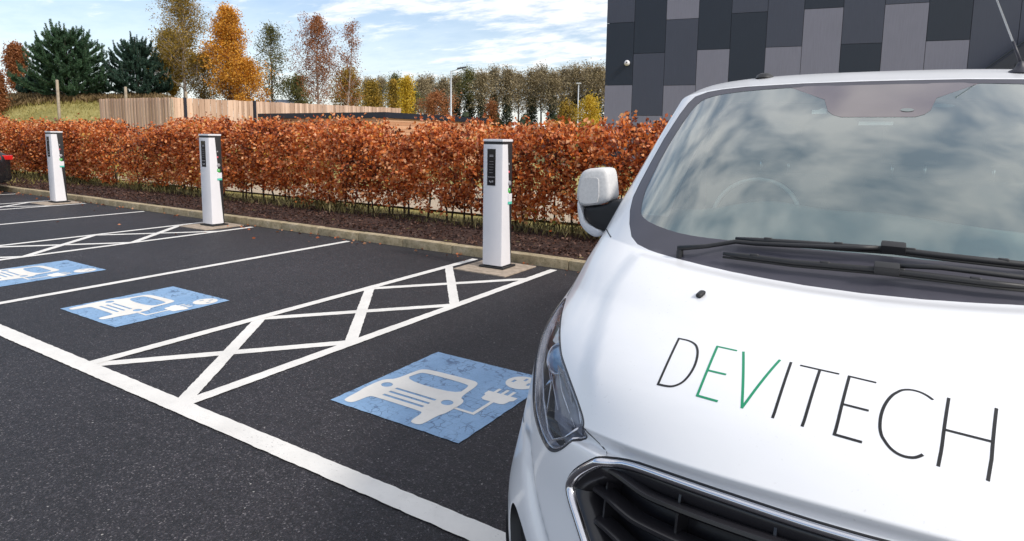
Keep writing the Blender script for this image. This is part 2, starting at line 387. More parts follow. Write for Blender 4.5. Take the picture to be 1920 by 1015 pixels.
# thicker veil towards the right of the view (the sun's side)
dr = nt.nodes.new('ShaderNodeVectorMath'); dr.operation = 'DOT_PRODUCT'
nt.links.new(tc.outputs['Generated'], dr.inputs[0]); dr.inputs[1].default_value = (.62, .35, 0)
f = math_(nt, 'ADD', f, math_(nt, 'MULTIPLY', dr.outputs['Value'], .30))
up = nt.nodes.new('ShaderNodeMapRange'); up.inputs[1].default_value = .42; up.inputs[2].default_value = .72; nt.links.new(sx.outputs[2], up.inputs[0])
mask = ramp(nt, [(.62, (0, 0, 0)), (.84, (1, 1, 1))], f)
hz = nt.nodes.new('ShaderNodeMapRange'); hz.inputs[1].default_value = .26; hz.inputs[2].default_value = .0; nt.links.new(sx.outputs[2], hz.inputs[0])
mk = math_(nt, 'MAXIMUM', math_(nt, 'MULTIPLY', mask.outputs[0], .97), math_(nt, 'MULTIPLY', hz.outputs[0], .62))
# high up the cloud breaks into small dappled tufts with blue-grey between
nD = noise(nt, 2.3, 3, .5, skymap((2.6, 5.2, 1), math.radians(12), (1, 4, 0)), .25)
dap = ramp(nt, [(.34, (.22, .22, .22)), (.62, (.98, .98, .98))], nD.outputs[0])
mk = mixc(nt, mk, dap.outputs[0], up.outputs[0])
skyc = mixc(nt, sky.outputs[0], (.118, .124, .130), 1., 'MULTIPLY')
cl = ramp(nt, [(.30, (.78, .81, .86)), (.56, (1.02, 1.01, 1.0))], nB.outputs[0])
nt.links.new(mixc(nt, skyc, cl.outputs[0], mk), bg.inputs[0]); bg.inputs[1].default_value = 1.0
sd = bpy.data.lights.new('sun', 'SUN'); so = bpy.data.objects.new('sun', sd); COL.objects.link(so)
sd.energy = 2.3; sd.angle = math.radians(10); sd.color = (1, .94, .86)
sv = Vector((math.sin(SUN_AZ)*math.cos(SUN_EL), math.cos(SUN_AZ)*math.cos(SUN_EL), math.sin(SUN_EL)))
so.rotation_euler = sv.to_track_quat('Z', 'Y').to_euler(); so.location = (5, 5, 12)
C.view_settings.view_transform = 'Standard'; C.view_settings.look = 'None'; C.view_settings.exposure = .33; C.view_settings.gamma = 1

# ================================================================== GROUND
LAX = np.array([math.cos(YAW), math.sin(YAW)]); DAX = np.array([-math.sin(YAW), math.cos(YAW)])
def sstep(a, b, x):
    t = np.clip((x-a)/(b-a), 0, 1); return t*t*(3-2*t)
def terrain(x, y):
    l = x*LAX[0]+y*LAX[1]; d = x*DAX[0]+y*DAX[1]
    left = 1-.45*sstep(-17, -13, l*30/np.maximum(d, 12))-.55*sstep(-12, -4, l*30/np.maximum(d, 12))
    h = .08*sstep(7.0, 7.3, y)+.35*sstep(12, 24, d)*sstep(9.5, 13, y)
    h = h+left*3.02*sstep(19, 35.5, d+.12*l)*sstep(9.5, 16, y)
    return np.where(y > 6.95, h, -.03)
xs = np.concatenate([np.linspace(-900, -75, 12), np.linspace(-70, 40, 140), np.linspace(50, 900, 12)])
ys = np.concatenate([np.linspace(-400, -15, 8), [0, 6.9, 7.0, 7.3], np.linspace(8, 75, 96), np.linspace(82, 900, 14)])
gx, gy = np.meshgrid(xs, ys); gz = terrain(gx, gy)+np.where(gy > 12, .05*np.sin(gx*1.7)*np.cos(gy*1.3), 0)
nx, ny = len(xs), len(ys)
V = np.stack([gx, gy, gz], -1).reshape(-1, 3)
Fq = [(j*nx+i, j*nx+i+1, (j+1)*nx+i+1, (j+1)*nx+i) for j in range(ny-1) for i in range(nx-1)]
o = obj('ground', V, Fq, 'grass', smooth=True); tag(o, kind='structure')
o = MB().quad([(-80, -60, 0), (60, -60, 0), (60, 6.86, 0), (-80, 6.86, 0)]).build('car_park_surface', 'asphalt'); tag(o, kind='structure')
# kerb of separate stones with rounded top edge
kb = MB(); x = -60.
while x < 30:
    L = .912
    kb.box((x+.004, 6.845+rnd.uniform(-.003, .003), -.05), (x+L-.004, 7.0, .12+rnd.uniform(-.004, .004)), .014); x += L
o = kb.build('kerb', 'kerb'); autosmooth(o, 30); tag(o, kind='structure')
# mulch bed, finely uneven
xs = np.linspace(-40, 12, 700); ys = np.linspace(7.0, 9.5, 34); gx, gy = np.meshgrid(xs, ys)
gz = .10+.03*nr.rand(*gx.shape)+.03*np.sin(gx*3)*np.sin(gy*5)-.16*sstep(8.9, 9.5, gy)
V = np.stack([gx, gy, gz], -1).reshape(-1, 3)
o = obj('planting_bed', V, [(j*700+i, j*700+i+1, (j+1)*700+i+1, (j+1)*700+i) for j in range(33) for i in range(699)], 'mulch', smooth=True); tag(o, kind='structure')
n = 26000
P = np.stack([nr.uniform(-32, 5, n), 7.02+1.5*nr.rand(n)**1.2, np.full(n, .135)+.03*nr.rand(n)], -1)
T = nr.normal(size=(n, 3))*[1, 1, .35]
o = leafmesh('bark_mulch_chips', P, T, nr.uniform(.02, .065, n), 'chip', aspect=.55, fold=.08); tag(o, 'dark red-brown bark mulch lying between kerb and hedge', 'mulch', kind='stuff')
n = 9000
P = np.stack([nr.uniform(-32, 5, n), 8.15+.95*nr.rand(n), np.full(n, .14)], -1); hh = nr.uniform(.05, .2, n)*(.6+.8*(np.sin(P[:, 0]*1.1)*.5+.5)); P[:, 2] += hh*.45
o = leafmesh('grass_tufts', P, nr.normal(size=(n, 3))*[.45, .45, 0]+[0, 0, 1], hh, 'grassblade', aspect=.09, fold=.02); tag(o, 'dull green grass and weeds growing under the beech hedge', 'grass', kind='stuff')
o = MB().quad([(-40, 9.9, .125), (14, 9.9, .125), (14, 13.8, .26), (-40, 13.8, .26)]).build('gravel_path', 'pale'); tag(o, kind='structure')
# rough grass on the bank
n = 34000
l = nr.uniform(-34, -6, n); d = nr.uniform(17, 37, n); x = l*LAX[0]+d*DAX[0]; y = l*LAX[1]+d*DAX[1]
hh = nr.uniform(.06, .17, n)+.16*sstep(32.0, 35, d)*nr.rand(n)
P = np.stack([x, y, terrain(x, y)+hh*.4], -1)
o = leafmesh('rough_grass', P, nr.normal(size=(n, 3))*[.4, .4, 0]+[.2, 0, 1], hh*1.2, 'bankgrass', aspect=.16, fold=.03); tag(o, 'rough yellow-green grass covering the bank above the hedge', 'grass', kind='stuff')
# dead stalks and bracken along the crest
n = 15000
l = nr.uniform(-34, -8, n); d = nr.uniform(34.6, 37.5, n); x = l*LAX[0]+d*DAX[0]; y = l*LAX[1]+d*DAX[1]; hh = nr.uniform(.2, .55, n)
P = np.stack([x, y, terrain(x, y)+hh*.42], -1)
o = leafmesh('bracken', P, nr.normal(size=(n, 3))*[.5, .5, 0]+[.1, 0, 1], hh, 'bracken', aspect=.22, fold=.05); tag(o, 'brown dead stalks and bracken along the crest of the bank under the trees', 'bracken', kind='stuff')
# fallen leaves along the kerb
n = 150
P = np.stack([nr.uniform(-22, 0, n), 6.84-.25*nr.rand(n)**2.5*1.5, np.full(n, .012)], -1)
P[142:] = np.stack([nr.uniform(-17, -4, 8), nr.uniform(4.9, 6.5, 8), np.full(8, .012)], -1)
o = leafmesh('fallen_leaves', P, nr.normal(size=(n, 3))*[1, 1, .15], nr.uniform(.03, .07, n), 'fallen', aspect=.7, fold=.1); tag(o, 'brown fallen leaves scattered along the foot of the kerb', 'leaves', kind='stuff')

# ================================================================== ROAD MARKINGS
def seg_poly(a, b, w):
    a = np.array(a, float); b = np.array(b, float); t = (b-a)/np.linalg.norm(b-a); nn = np.array([-t[1], t[0]])*w/2
    return [a-nn, b-nn, b+nn, a+nn]
def line(a, b, w, z=.004, name='white_line'):
    p = seg_poly(a, b, w); L = np.linalg.norm(np.array(b)-np.array(a)); n = max(2, int(L/.035))
    vs = []; q = np.array(p)
    for i in range(n+1):
        t = i/n
        for (s, e, sg) in ((q[0], q[1], -1), (q[3], q[2], 1)):
            pt = s+(e-s)*t; nn = (q[3]-q[0])/w
            pt = pt+nn*sg*rnd.uniform(-.0035, .002)
            vs.append((pt[0], pt[1], z))
    fs = [(2*i, 2*i+2, 2*i+3, 2*i+1) for i in range(n)]
    o = obj(name, vs, fs, 'line'); return tag(o, kind='structure')
line((-40, 1.985), (8, 1.985), .125, .0065, 'road_edge_line')
for x, y1 in ((-1.19, 6.72), (-7.165, 6.70), (-13.14, 6.76), (-19.1, 6.72), (1.22, 6.73), (2.42, 6.73)):
    line((x, 2.047), (x, y1), .10, .004, 'bay_line')
def hatch(xl, yl=6.73):
    xr = xl+1.18
    line((xl, 2.03), (xl, yl-.02), .10, .0055, 'hatch_line'); line((xr, 2.03), (xr, yl), .10, .0055, 'hatch_line')
    a, b = xl+.012, xr-.012
    for k, (y0, y1) in enumerate(((2.01, 3.41), (3.38, 4.75), (4.73, 6.12))):
        line((a, y0), (b, y1), .10, .003, 'hatch_line'); line((b, y0), (a, y1), .10, .0042, 'hatch_line')
hatch(-4.78); hatch(-10.74); hatch(-16.72)

# painted electric vehicle symbols: a car seen from the front, cable, plug and socket
SW, SH = .995, 1.055
def flat(name, poly, z, mat, parent, holes=()):
    vs = [Vector(p) for p in poly]; edges = [(i, (i+1) % len(poly)) for i in range(len(poly))]
    for h in holes:
        k = len(vs); vs += [Vector(p) for p in h]; edges += [(k+i, k+(i+1) % len(h)) for i in range(len(h))]
    v, e, f, *_ = delaunay_2d_cdt(vs, edges, [], 0, 1e-6)
    def inside(p, pl):
        c = False; j = len(pl)-1
        for i in range(len(pl)):
            if (pl[i][1] > p[1]) != (pl[j][1] > p[1]) and p[0] < (pl[j][0]-pl[i][0])*(p[1]-pl[i][1])/(pl[j][1]-pl[i][1])+pl[i][0]: c = not c
            j = i
        return c
    ff = []
    for t in f:
        c = sum((v[i] for i in t), Vector((0, 0)))/len(t)
        if inside(c, poly) and not any(inside(c, h) for h in holes): ff.append(t)
    return obj(name, [(p.x, p.y, z) for p in v], ff, mat, parent)
def chaikin(p, it=2, closed=True):
    p = [tuple(q) for q in p]
    for _ in range(it):
        n = len(p); o = []
        if not closed: o.append(p[0])
        for i in range(n if closed else n-1):
            a, b = p[i], p[(i+1) % n]
            o.append(tuple(.75*a[k]+.25*b[k] for k in range(len(a)))); o.append(tuple(.25*a[k]+.75*b[k] for k in range(len(a))))
        if not closed: o.append(p[-1])
        p = o
    return p
def circ(cx, cy, rx, ry, n=20): return [(cx+rx*math.cos(2*math.pi*i/n), cy+ry*math.sin(2*math.pi*i/n)) for i in range(n)]
def rect(a, b, c, d): return [(a, b), (c, b), (c, d), (a, d)]
car = [(.052, .20), (.062, .06), (.085, .038), (.13, .038), (.150, .065), (.158, .175), (.20, .186), (.56, .186), (.595, .175), (.602, .065), (.622, .042), (.668, .042), (.690, .065), (.692, .20), (.712, .24), (.715, .41), (.69, .455), (.645, .475), (.630, .68), (.60, .735), (.54, .745), (.20, .735), (.145, .715), (.125, .68), (.108, .475), (.060, .44), (.038, .40), (.038, .24)]
win = [(.150, .50), (.165, .64), (.195, .672), (.56, .672), (.590, .64), (.602, .50)]
def slot(x0, x1, y): return rect(x0, y-.011, x1, y+.011)
def ev_symbol(x, y, label, stain):
    r = empty('bay_symbol', (x, y, 0)); tag(r, label, 'road symbol', 'blue electric car symbols painted in the bays')
    n = 26; ed = []
    for (a, b) in (((0, 0), (SW, 0)), ((SW, 0), (SW, SH)), ((SW, SH), (0, SH)), ((0, SH), (0, 0))):
        for i in range(n):
            t = i/n; ed.append((a[0]+(b[0]-a[0])*t+rnd.uniform(-.003, .003), a[1]+(b[1]-a[1])*t+rnd.uniform(-.003, .003)))
    flat('blue_square', ed, .004, 'blue', r)
    flat('car_pictogram', chaikin(car, 2), .006, 'pictogram', r, [chaikin(win, 2), circ(.125, .37, .040, .036), circ(.626, .37, .040, .036), slot(.215, .543, .358), slot(.215, .543, .298), slot(.215, .543, .242)])
    p = MB()
    q = [(.71, .322), (.862, .322), (.862, .535), (.838, .535), (.838, .345), (.71, .345)]
    flat('plug_pictogram', [(.71, .322), (.862, .322), (.862, .532), (.905, .532), (.930, .545), (.938, .60), (.955, .615), (.955, .665), (.902, .665), (.902, .735), (.880, .735), (.880, .665), (.850, .665), (.850, .740), (.828, .740), (.828, .665), (.795, .665), (.795, .728), (.773, .728), (.773, .665), (.735, .665), (.735, .615), (.752, .60), (.758, .548), (.785, .532), (.838, .532), (.838, .345), (.71, .345)], .006, 'pictogram', r)
    flat('socket_pictogram', circ(.845, .895, .108, .110, 32), .006, 'pictogram', r, [rect(.775, .872, .795, .915), rect(.888, .872, .908, .915), rect(.835, .93, .855, .975)])
ev_symbol(-2.912, 2.55, 'nearest blue painted electric car symbol, cracked, its corner hidden by the white van', 0)
ev_symbol(-6.508, 2.545, 'middle blue painted electric car symbol, whole, between bay line and hatched strip', 1)
ev_symbol(-8.915, 2.545, 'farthest blue painted electric car symbol, cut off by the left edge', 2)

# ================================================================== CHARGING POSTS
def charging_post():
    r = empty('charging_post'); w, d, h = .285, .235, 1.585       # origin at front middle of base
    x0, x1 = -w/2, w/2
    MB().box((x0-.035, -.02, .0), (x1+.035, d+.05, .022), .006).build('base_plate', 'black', r)
    # black core, widening slightly to the rear foot
    b = MB().box((x0+.012, .02, .022), (x1-.004, d, h-.05), .006); core = b.build('core', 'black', r); autosmooth(core)
    # white shell: front plate with folded side wings whose rear edge runs slantwise
    zt, zb = h-.062, .035; bev = .022
    def ring(z, wing): return [(x0, wing, z), (x0, bev, z), (x0+bev*.3, bev*.3, z), (x0+bev, 0, z), (x1-bev, 0, z), (x1-bev*.3, bev*.3, z), (x1, bev, z), (x1, wing, z)]
    rows = 12; vs = []; fs = []
    for i in range(rows+1):
        t = i/rows; z = zb+(zt-zb)*t; vs += ring(z, .215-.100*t)
    for i in range(rows):
        for k in range(7): fs.append((i*8+k, i*8+k+1, (i+1)*8+k+1, (i+1)*8+k))
    fs.append(tuple(range(8))[::-1]); fs.append(tuple(rows*8+k for k in range(8)))
    sh = obj('cover', vs, fs, 'postwhite', r); autosmooth(sh, 40)
    MB().box((x0+.010, .006, h-.06), (x1-.006, d-.004, h-.028), .003).build('neck', 'black', r)
    MB().box((x0+.006, -.002, h-.028), (x1-.001, d+.004, h), .005).build('cap', 'postwhite', r)
    dz1, dz0 = zt-.055, zt-.50
    dsp = MB().box((x0+.067, -.0035, dz0), (x0+.067+.118, .004, dz1), .002).build('display_panel', 'screen', r)
    t = MB()
    def mark(xa, za, xb, zb): t.box((x0+.067+xa, -.0055, dz1-zb), (x0+.067+xb, -.0036, dz1-za))
    mark(.032, .072, .086, .078); mark(.032, .084, .086, .094); 
    for k in range(5): mark(.030, .15+k*.034, .030+rnd.uniform(.045, .062), .153+k*.034)
    for k in range(6): mark(.010+k*.017, .335, .020+k*.017, .346)
    mark(.030, .385, .042, .402); mark(.045, .392, .060, .410); mark(.066, .383, .088, .405)
    t.build('display_print', 'greytext', dsp)
    xs_ = x1-.004
    def side(name, mat, z0, z1, y0, y1, th=.006): return MB().box((xs_-.002, y0, z0), (xs_+th, y1, z1), .002).build(name, mat, r)
    H0 = zt-zb
    lamp = lambda fz, rr, mat, nm: MB().lathe([(0, .004), (rr*.8, .004), (rr, .001), (rr, -.002)], 16, 'x', (xs_+.002, .155, zt-H0*fz)).build(nm, mat, r, True)
    lamp(.16, .014, 'greytext', 'status_lamp'); lamp(.225, .016, 'pink', 'status_lamp')
    s = MB().lathe([(0, .012), (.026, .012), (.032, .006), (.032, -.002)], 20, 'x', (xs_+.003, .165, zt-H0*.318)).build('socket', 'greytext', r, True)
    side('user_label', 'greenlbl', zt-H0*.395, zt-H0*.36, .135, .19)
    MB().lathe([(0, .008), (.009, .008), (.009, .004)], 10, 'x', (xs_+.001, .162, zt-H0*.372)).build('label_figure', 'postwhite', r)
    side('instruction_tag', 'postwhite', zt-H0*.47, zt-H0*.405, .13, .215, .014); side('tag_strip', 'teallbl', zt-H0*.492, zt-H0*.47, .13, .215, .014)
    return r
def copy_tree(o, parent=None):
    c = o.copy(); COL.objects.link(c); c.parent = parent
    for ch in list(o.children): copy_tree(ch, c)
    return c
post = charging_post()
spots = [(-4.252, 6.315, .03, 'nearest charging post, white with black display, right of the long kerb and beside the van'), (-10.225, 6.315, .02, 'middle charging post, white and black with a pink lamp on its side'), (-16.13, 6.33, .0, 'farthest charging post at left, white and black, near the photo edge')]
for i, (x, y, rz, lb) in enumerate(spots):
    p = post if i == 0 else copy_tree(post)
    p.location = (x, y, .016); p.rotation_euler.z = rz; tag(p, lb, 'charging post', 'white electric vehicle charging posts along the kerb')
    pb = MB().box((x-.38, 6.03, -.05), (x+.38, 6.76, .014), .006).build('concrete_pad', 'conc'); tag(pb, ['pale concrete pad under the nearest charging post', 'pale concrete pad under the middle charging post', 'pale concrete pad under the farthest charging post'][i], 'concrete pad', 'concrete pads under the charging posts')

# ================================================================== HEDGE
def hedge(x0, x1, label, dens=330, top=1.76, stems=True):
    """beech hedge along x; leaves set on many short shoots so the face is clumpy"""
    L = x1-x0; r = empty('beech_hedge', ((x0+x1)/2, 8.85, .1)); tag(r, label, 'hedge', 'clipped copper beech hedge along the car park')
    nsh = int(L*dens)
    sx_ = nr.uniform(x0, x1, nsh)
    # shoots start near the stem line and reach out to the clipped faces
    a = nr.rand(nsh); side = nr.choice([-1, 1, 0, 2], nsh, p=[.45, .15, .22, .18])
    topn = top+.055*np.interp(sx_, np.arange(x0-1, x1+2, .33), nr.normal(size=len(np.arange(x0-1, x1+2, .33))))-.05
    topn -= .07*np.abs(np.sin(sx_*4.1+.6*np.sin(sx_*.7)))
    for c_, wd, dp in DIPS: topn -= dp*np.exp(-((sx_-c_)/wd)**2)
    botn = .32+.10*np.interp(sx_, np.arange(x0-1, x1+2, .4), nr.normal(size=len(np.arange(x0-1, x1+2, .4))))
    z = botn+(topn-botn)*np.where(side == 0, .80+.20*nr.rand(nsh), nr.rand(nsh)**.95)
    taper = .30+.12*np.sin(np.clip((z-.4)/1.5, 0, 1)*math.pi)
    y = 8.85+np.where(side == 0, nr.uniform(-.3, .3, nsh), np.where(side == 2, nr.uniform(-.15, .2, nsh), side*taper*(.55+.5*nr.rand(nsh))))
    side = np.where(side == 2, 0, side)
    clump = .35+.4*np.abs(np.sin(sx_*4.1+.6*np.sin(sx_*.7)+1.57))+.25*np.sin(sx_*2.3+np.sin(sx_*.9)*3)*np.cos(z*3.1+sx_*.7)
    keep = nr.rand(nsh) < .55+.5*clump
    for c_, wd, fr in THIN: keep &= ~((np.abs(sx_-c_) < wd) & (nr.rand(nsh) < fr))
    Pb = np.stack([sx_, y, z], -1)[keep]; sd_ = side[keep]; n0 = len(Pb)
    D = np.stack([nr.normal(size=n0)*.5, np.where(sd_ == 0, nr.normal(size=n0)*.4, sd_*.8), .35+.9*(sd_ == 0)+.3*nr.normal(size=n0)], -1)
    D /= np.linalg.norm(D, axis=1, keepdims=True)
    per = 19
    t = nr.rand(n0, per)*.30
    P = Pb[:, None]+D[:, None]*t[..., None]+nr.normal(size=(n0, per, 3))*.045
    T = D[:, None]*.6+nr.normal(size=(n0, per, 3))*.75+np.array([0, 0, -.35])
    P = P.reshape(-1, 3); T = T.reshape(-1, 3); 
    P -= np.array([(x0+x1)/2, 8.85, .1])
    leafmesh('foliage', P, T, nr.uniform(.045, .088, len(P)), 'beech', r, .72, .16)
    # twiggy framework
    tw = MB()
    for _ in range(int(L*9)):
        bx = rnd.uniform(-L/2, L/2); z0_ = rnd.uniform(.3, 1.2); dx = rnd.uniform(-.25, .25); dy = rnd.uniform(-.35, .35)
        tw.tube([(bx, rnd.uniform(-.1, .1), z0_), (bx+dx*.5, dy*.5, z0_+.25), (bx+dx, dy, z0_+rnd.uniform(.35, .65))], [.008, .006, .003], 4)
    tw.build('twigs', 'stem', r)
    if stems:
        proto = []
        for k in range(3):
            m = MB(); dx = rnd.uniform(-.06, .06)
            m.tube([(0, 0, -.08), (dx, .01, .35), (dx*.4, -.01, .8), (dx*1.5, 0, 1.5)], [.021, .016, .012, .006], 6)
            proto.append(m)
        first = [None]*3; n = min(98, int(L/.27)); 
        for i in range(n):
            k = i % 3
            if first[k] is None: s = proto[k].build('stem', 'stem', r, True); first[k] = s
            else: s = first[k].copy(); COL.objects.link(s); s.parent = r
            s.location = (-L/2+(i+.5)*L/n+rnd.uniform(-.09, .09), rnd.uniform(-.16, .16), 0); s.rotation_euler = (rnd.uniform(-.12, .12), rnd.uniform(-.12, .12), rnd.uniform(0, 6))
            q = rnd.uniform(.8, 1.15); s.scale = (q, q, 1)
    return r
DIPS = [(-7.95, .42, .34), (-6.6, .5, .10), (-16.3, .6, .1)]; THIN = [(-7.95, .30, .35), (-3.9, .2, .3)]
hedge(-16.45, 5.5, 'long copper-brown beech hedge behind the posts, from the gap to the van')
hedge(-33, -18.05, 'copper-brown beech hedge left of the gap, behind the farthest post')
DIPS = []; THIN = []
hedge(-17.45, -16.75, 'thin young beech plant standing in the gap of the hedge', dens=150, top=1.45)

# ================================================================== PLANKED FENCE AND CLAD ENCLOSURE
def P2(px, d): q = at_depth(px, 240, d); return np.array([q[0], q[1]])
def zpix(px, py, d): return at_depth(px, py, d)[2]
def fence(name, A, B, za, zb, label, posts=()):
    """close boarded fence from A to B; tops za, zb"""
    A = np.array(A); B = np.array(B); L = np.linalg.norm(B-A); t = (B-A)/L; nn = np.array([t[1], -t[0]]);
    if nn@A > 0: nn = -nn
    r = empty(name, (A[0], A[1], 0)); tag(r, label, 'fence', 'timber boarded fence on the bank')
    n = int(L/.115); m = MB()
    for i in range(n):
        s0 = i*L/n; s1 = s0+L/n-.008; off = .018 if i % 2 else 0.; zt = za+(zb-za)*(i/n)+rnd.uniform(-.012, .012)
        p = [t*s0+nn*off, t*s1+nn*off, t*s1+nn*(off+.018), t*s0+nn*(off+.018)]
        g = float(terrain(*(A+t*s0)))-.1
        m.add([(q[0], q[1], g) for q in p]+[(q[0], q[1], zt) for q in p], [(0, 1, 2, 3), (4, 7, 6, 5), (0, 4, 5, 1), (1, 5, 6, 2), (2, 6, 7, 3), (3, 7, 4, 0)])
    m.build('boards', 'fence', r)
    k = max(2, int(L/2.4)+1)
    for i in range(k):
        q = t*L*i/(k-1)-nn*.07; zt = za+(zb-za)*i/(k-1)
        MB().box((q[0]-.05, q[1]-.05, float(terrain(*(A+q)))-.1), (q[0]+.05, q[1]+.05, zt-.03), .006).build('fence_post', 'fpost', r)
    for s in posts:
        q = t*L*s+nn*.045
        MB().box((q[0]-.06, q[1]-.05, float(terrain(*(A+q)))-.1), (q[0]+.06, q[1]+.05, za+(zb-za)*s+.02), .006).build('dark_fence_post', 'coping', r)
    return r
fence('boarded_fence', P2(190, 28), P2(322, 25), zpix(190, 186, 28), zpix(322, 183, 25), 'shaded brown section of boarded fence at left, by the grass bank')
fence('boarded_fence', P2(323, 25), P2(751, 33), zpix(323, 183, 25), zpix(751, 203, 33), 'long sunlit section of boarded fence running away to the right', (.045, .30))
# enclosure with dark coping
cA, cB, cC = P2(490, 26), P2(722, 22), P2(914, 28.5); zc = zpix(722, 210.5, 22)
e = empty('clad_enclosure', (*cB, 0)); tag(e, 'low salmon timber-clad enclosure with flat dark roof edge behind the hedge', 'enclosure')
def wallrun(a, b, th, z0, z1, mb, boards=True):
    L = np.linalg.norm(b-a); t = (b-a)/L; nn = np.array([t[1], -t[0]]); nn = nn if nn@a < 0 else -nn
    if boards:
        n = int((z1-z0)/.12)
        for i in range(n):
            za_, zb_ = z0+i*(z1-z0)/n, z0+(i+1)*(z1-z0)/n-.006
            k = max(1, int(L/1.8))
            for j in range(k):
                p0 = a+t*L*j/k-cB; p1 = a+t*(L*(j+1)/k-.006)-cB
                q = [p0, p1, p1-nn*th, p0-nn*th]
                mb.add([(*c, za_) for c in q]+[(*c, zb_) for c in q], [(0, 1, 2, 3), (4, 7, 6, 5), (0, 4, 5, 1), (1, 5, 6, 2), (2, 6, 7, 3), (3, 7, 4, 0)])
m = MB(); wallrun(cA, cB, .06, 0., zc-.20, m); wallrun(cB, cC, .06, 0., zc-.20, m); m.build('cladding', 'clad', e)
back = cA+cC-cB
def off(p, k): c = (cA+cB+cC+back)/4; u = p-c; return c+u*(1+k/np.linalg.norm(u))
q = [off(p, .12)-cB for p in (cA, cB, cC, back)]
MB().prism([tuple(c) for c in q], zc-.20, zc).build('roof_edge', 'coping', e)
q = [off(p, -.02)-cB for p in (cA, cC, back)]
m = MB(); 
for a, b in ((q[0], q[2]), (q[2], q[1])): m.add([(*a, 0), (*b, 0), (*b, zc-.2), (*a, zc-.2)], [(0, 1, 2, 3)])
m.build('rear_wall', 'coping', e)
# small slate roofed building beyond the fence
a = P2(486, 46); b = P2(560, 46); z1 = zpix(520, 185.5, 46); z0 = zpix(520, 192.5, 46)
t = (b-a); nn = np.array([-t[1], t[0]])/np.linalg.norm(t); r = empty('slate_roofed_building', (*a, 0)); tag(r, 'small building beyond the fence showing only its low grey slate roof', 'building')
i0, i1 = t*.05, t*.93
ft = nn*-2.0; bk = nn*4
ov = -nn*.25
m = MB().add([(*(ft+ov), z0-.3), (*(t+ft+ov), z0-.3), (*(i1+nn), z1), (*(i0+nn), z1), (*(bk-ov), z0-.3), (*(t+bk-ov), z0-.3), (*(ft+ov), z0-.42), (*(t+ft+ov), z0-.42), (*(t+bk-ov), z0-.42), (*(bk-ov), z0-.42)], [(0, 1, 2, 3), (3, 2, 5, 4), (0, 3, 4), (1, 5, 2), (6, 9, 8, 7), (0, 6, 7, 1), (4, 5, 8, 9)]); m.build('roof', 'slate', r)
MB().prism([tuple(c) for c in (ft, t+ft, t+bk, bk)], 0, z0-.42).build('wall', 'clad', r)

# stock fence posts on the bank
for i, (px, py0, py1, lb) in enumerate(((109, 150, 186, 'tall weathered post on the bank crest in front of the bushy pine'), (236, 163, 184, 'short weathered post on the bank between the two dark conifers'), (349, 172, 186, 'small weathered post just behind the fence corner, below the birch'))):
    d = 31+i; q = at_depth(px, py1, d); zt = zpix(px, py0, d); g = float(terrain(q[0], q[1]))
    m = MB().tube([(0, 0, g-.3), (0, 0, g+.5), (.02, 0, zt-.02), (.02, 0, zt)], [.07, .068, .062, .045], 10); o = m.build('fence_stake', 'fpost', None, True); o.location = (q[0], q[1], 0)
    tag(o, lb, 'fence post', 'weathered posts on the bank')

# ================================================================== PANELLED BUILDING
wd = np.array([math.cos(YAW)*.934+math.sin(YAW)*.358, math.sin(YAW)*.934-math.cos(YAW)*.358]); wd /= np.linalg.norm(wd)   # along the wall, to the right (and nearer)
O0 = P2(1136, 26.)
bn = np.array([wd[1], -wd[0]])                                                                  # outward normal (towards the car park)
b = empty('panelled_building', (*O0, 0), math.atan2(wd[1], wd[0])); tag(b, 'tall modern building clad in a chequer of navy, slate and pale grey panels', 'building')
# local frame: x along wall, y into building
CW = 1.165; BH = 11.5
def wall_pt(px, py):
    """height on the wall plane seen at a photo pixel"""
    v = FW*F+RT*(px-960)-UP*(py-PY); o2 = O0; k = (o2@bn)/(v[:2]@bn); p = np.array([0, 0, HC])+v*k
    return float((p[:2]-o2)@wd), float(p[2])
edges = [wall_pt(px, 80)[0] for px in (1136.5, 1188.5, 1247.5, 1308, 1369, 1436, 1504, 1577, 1654, 1736, 1818, 1908)]
colsp = [[('M', 43), ('D', 160), ('L', 999)], [('D', 100), ('M', 217), ('L', 999)], [('L', 36), ('M', 160), ('L', 999)], [('D', 93), ('L', 219), ('D', 999)],
 [('M', 24), ('D', 155), ('M', 999)], [('M', 88), ('L', 213), ('D', 999)], [('D', 16), ('L', 999)], [('M', 82), ('D', 210), ('L', 999)],
 [('M', 7), ('L', 150), ('M', 999)], [('D', 76), ('L', 214), ('M', 999)], [('M', 230.), ('D', 999)]]
tones = ['D', 'M', 'L']
X = 0.
cols = []
for i in range(11): cols.append((edges[i], edges[i+1], colsp[i]))
xx = edges[-1]; wlast = CW
for i in range(6): cols.append((xx, xx+wlast, None)); xx += wlast
BW = xx
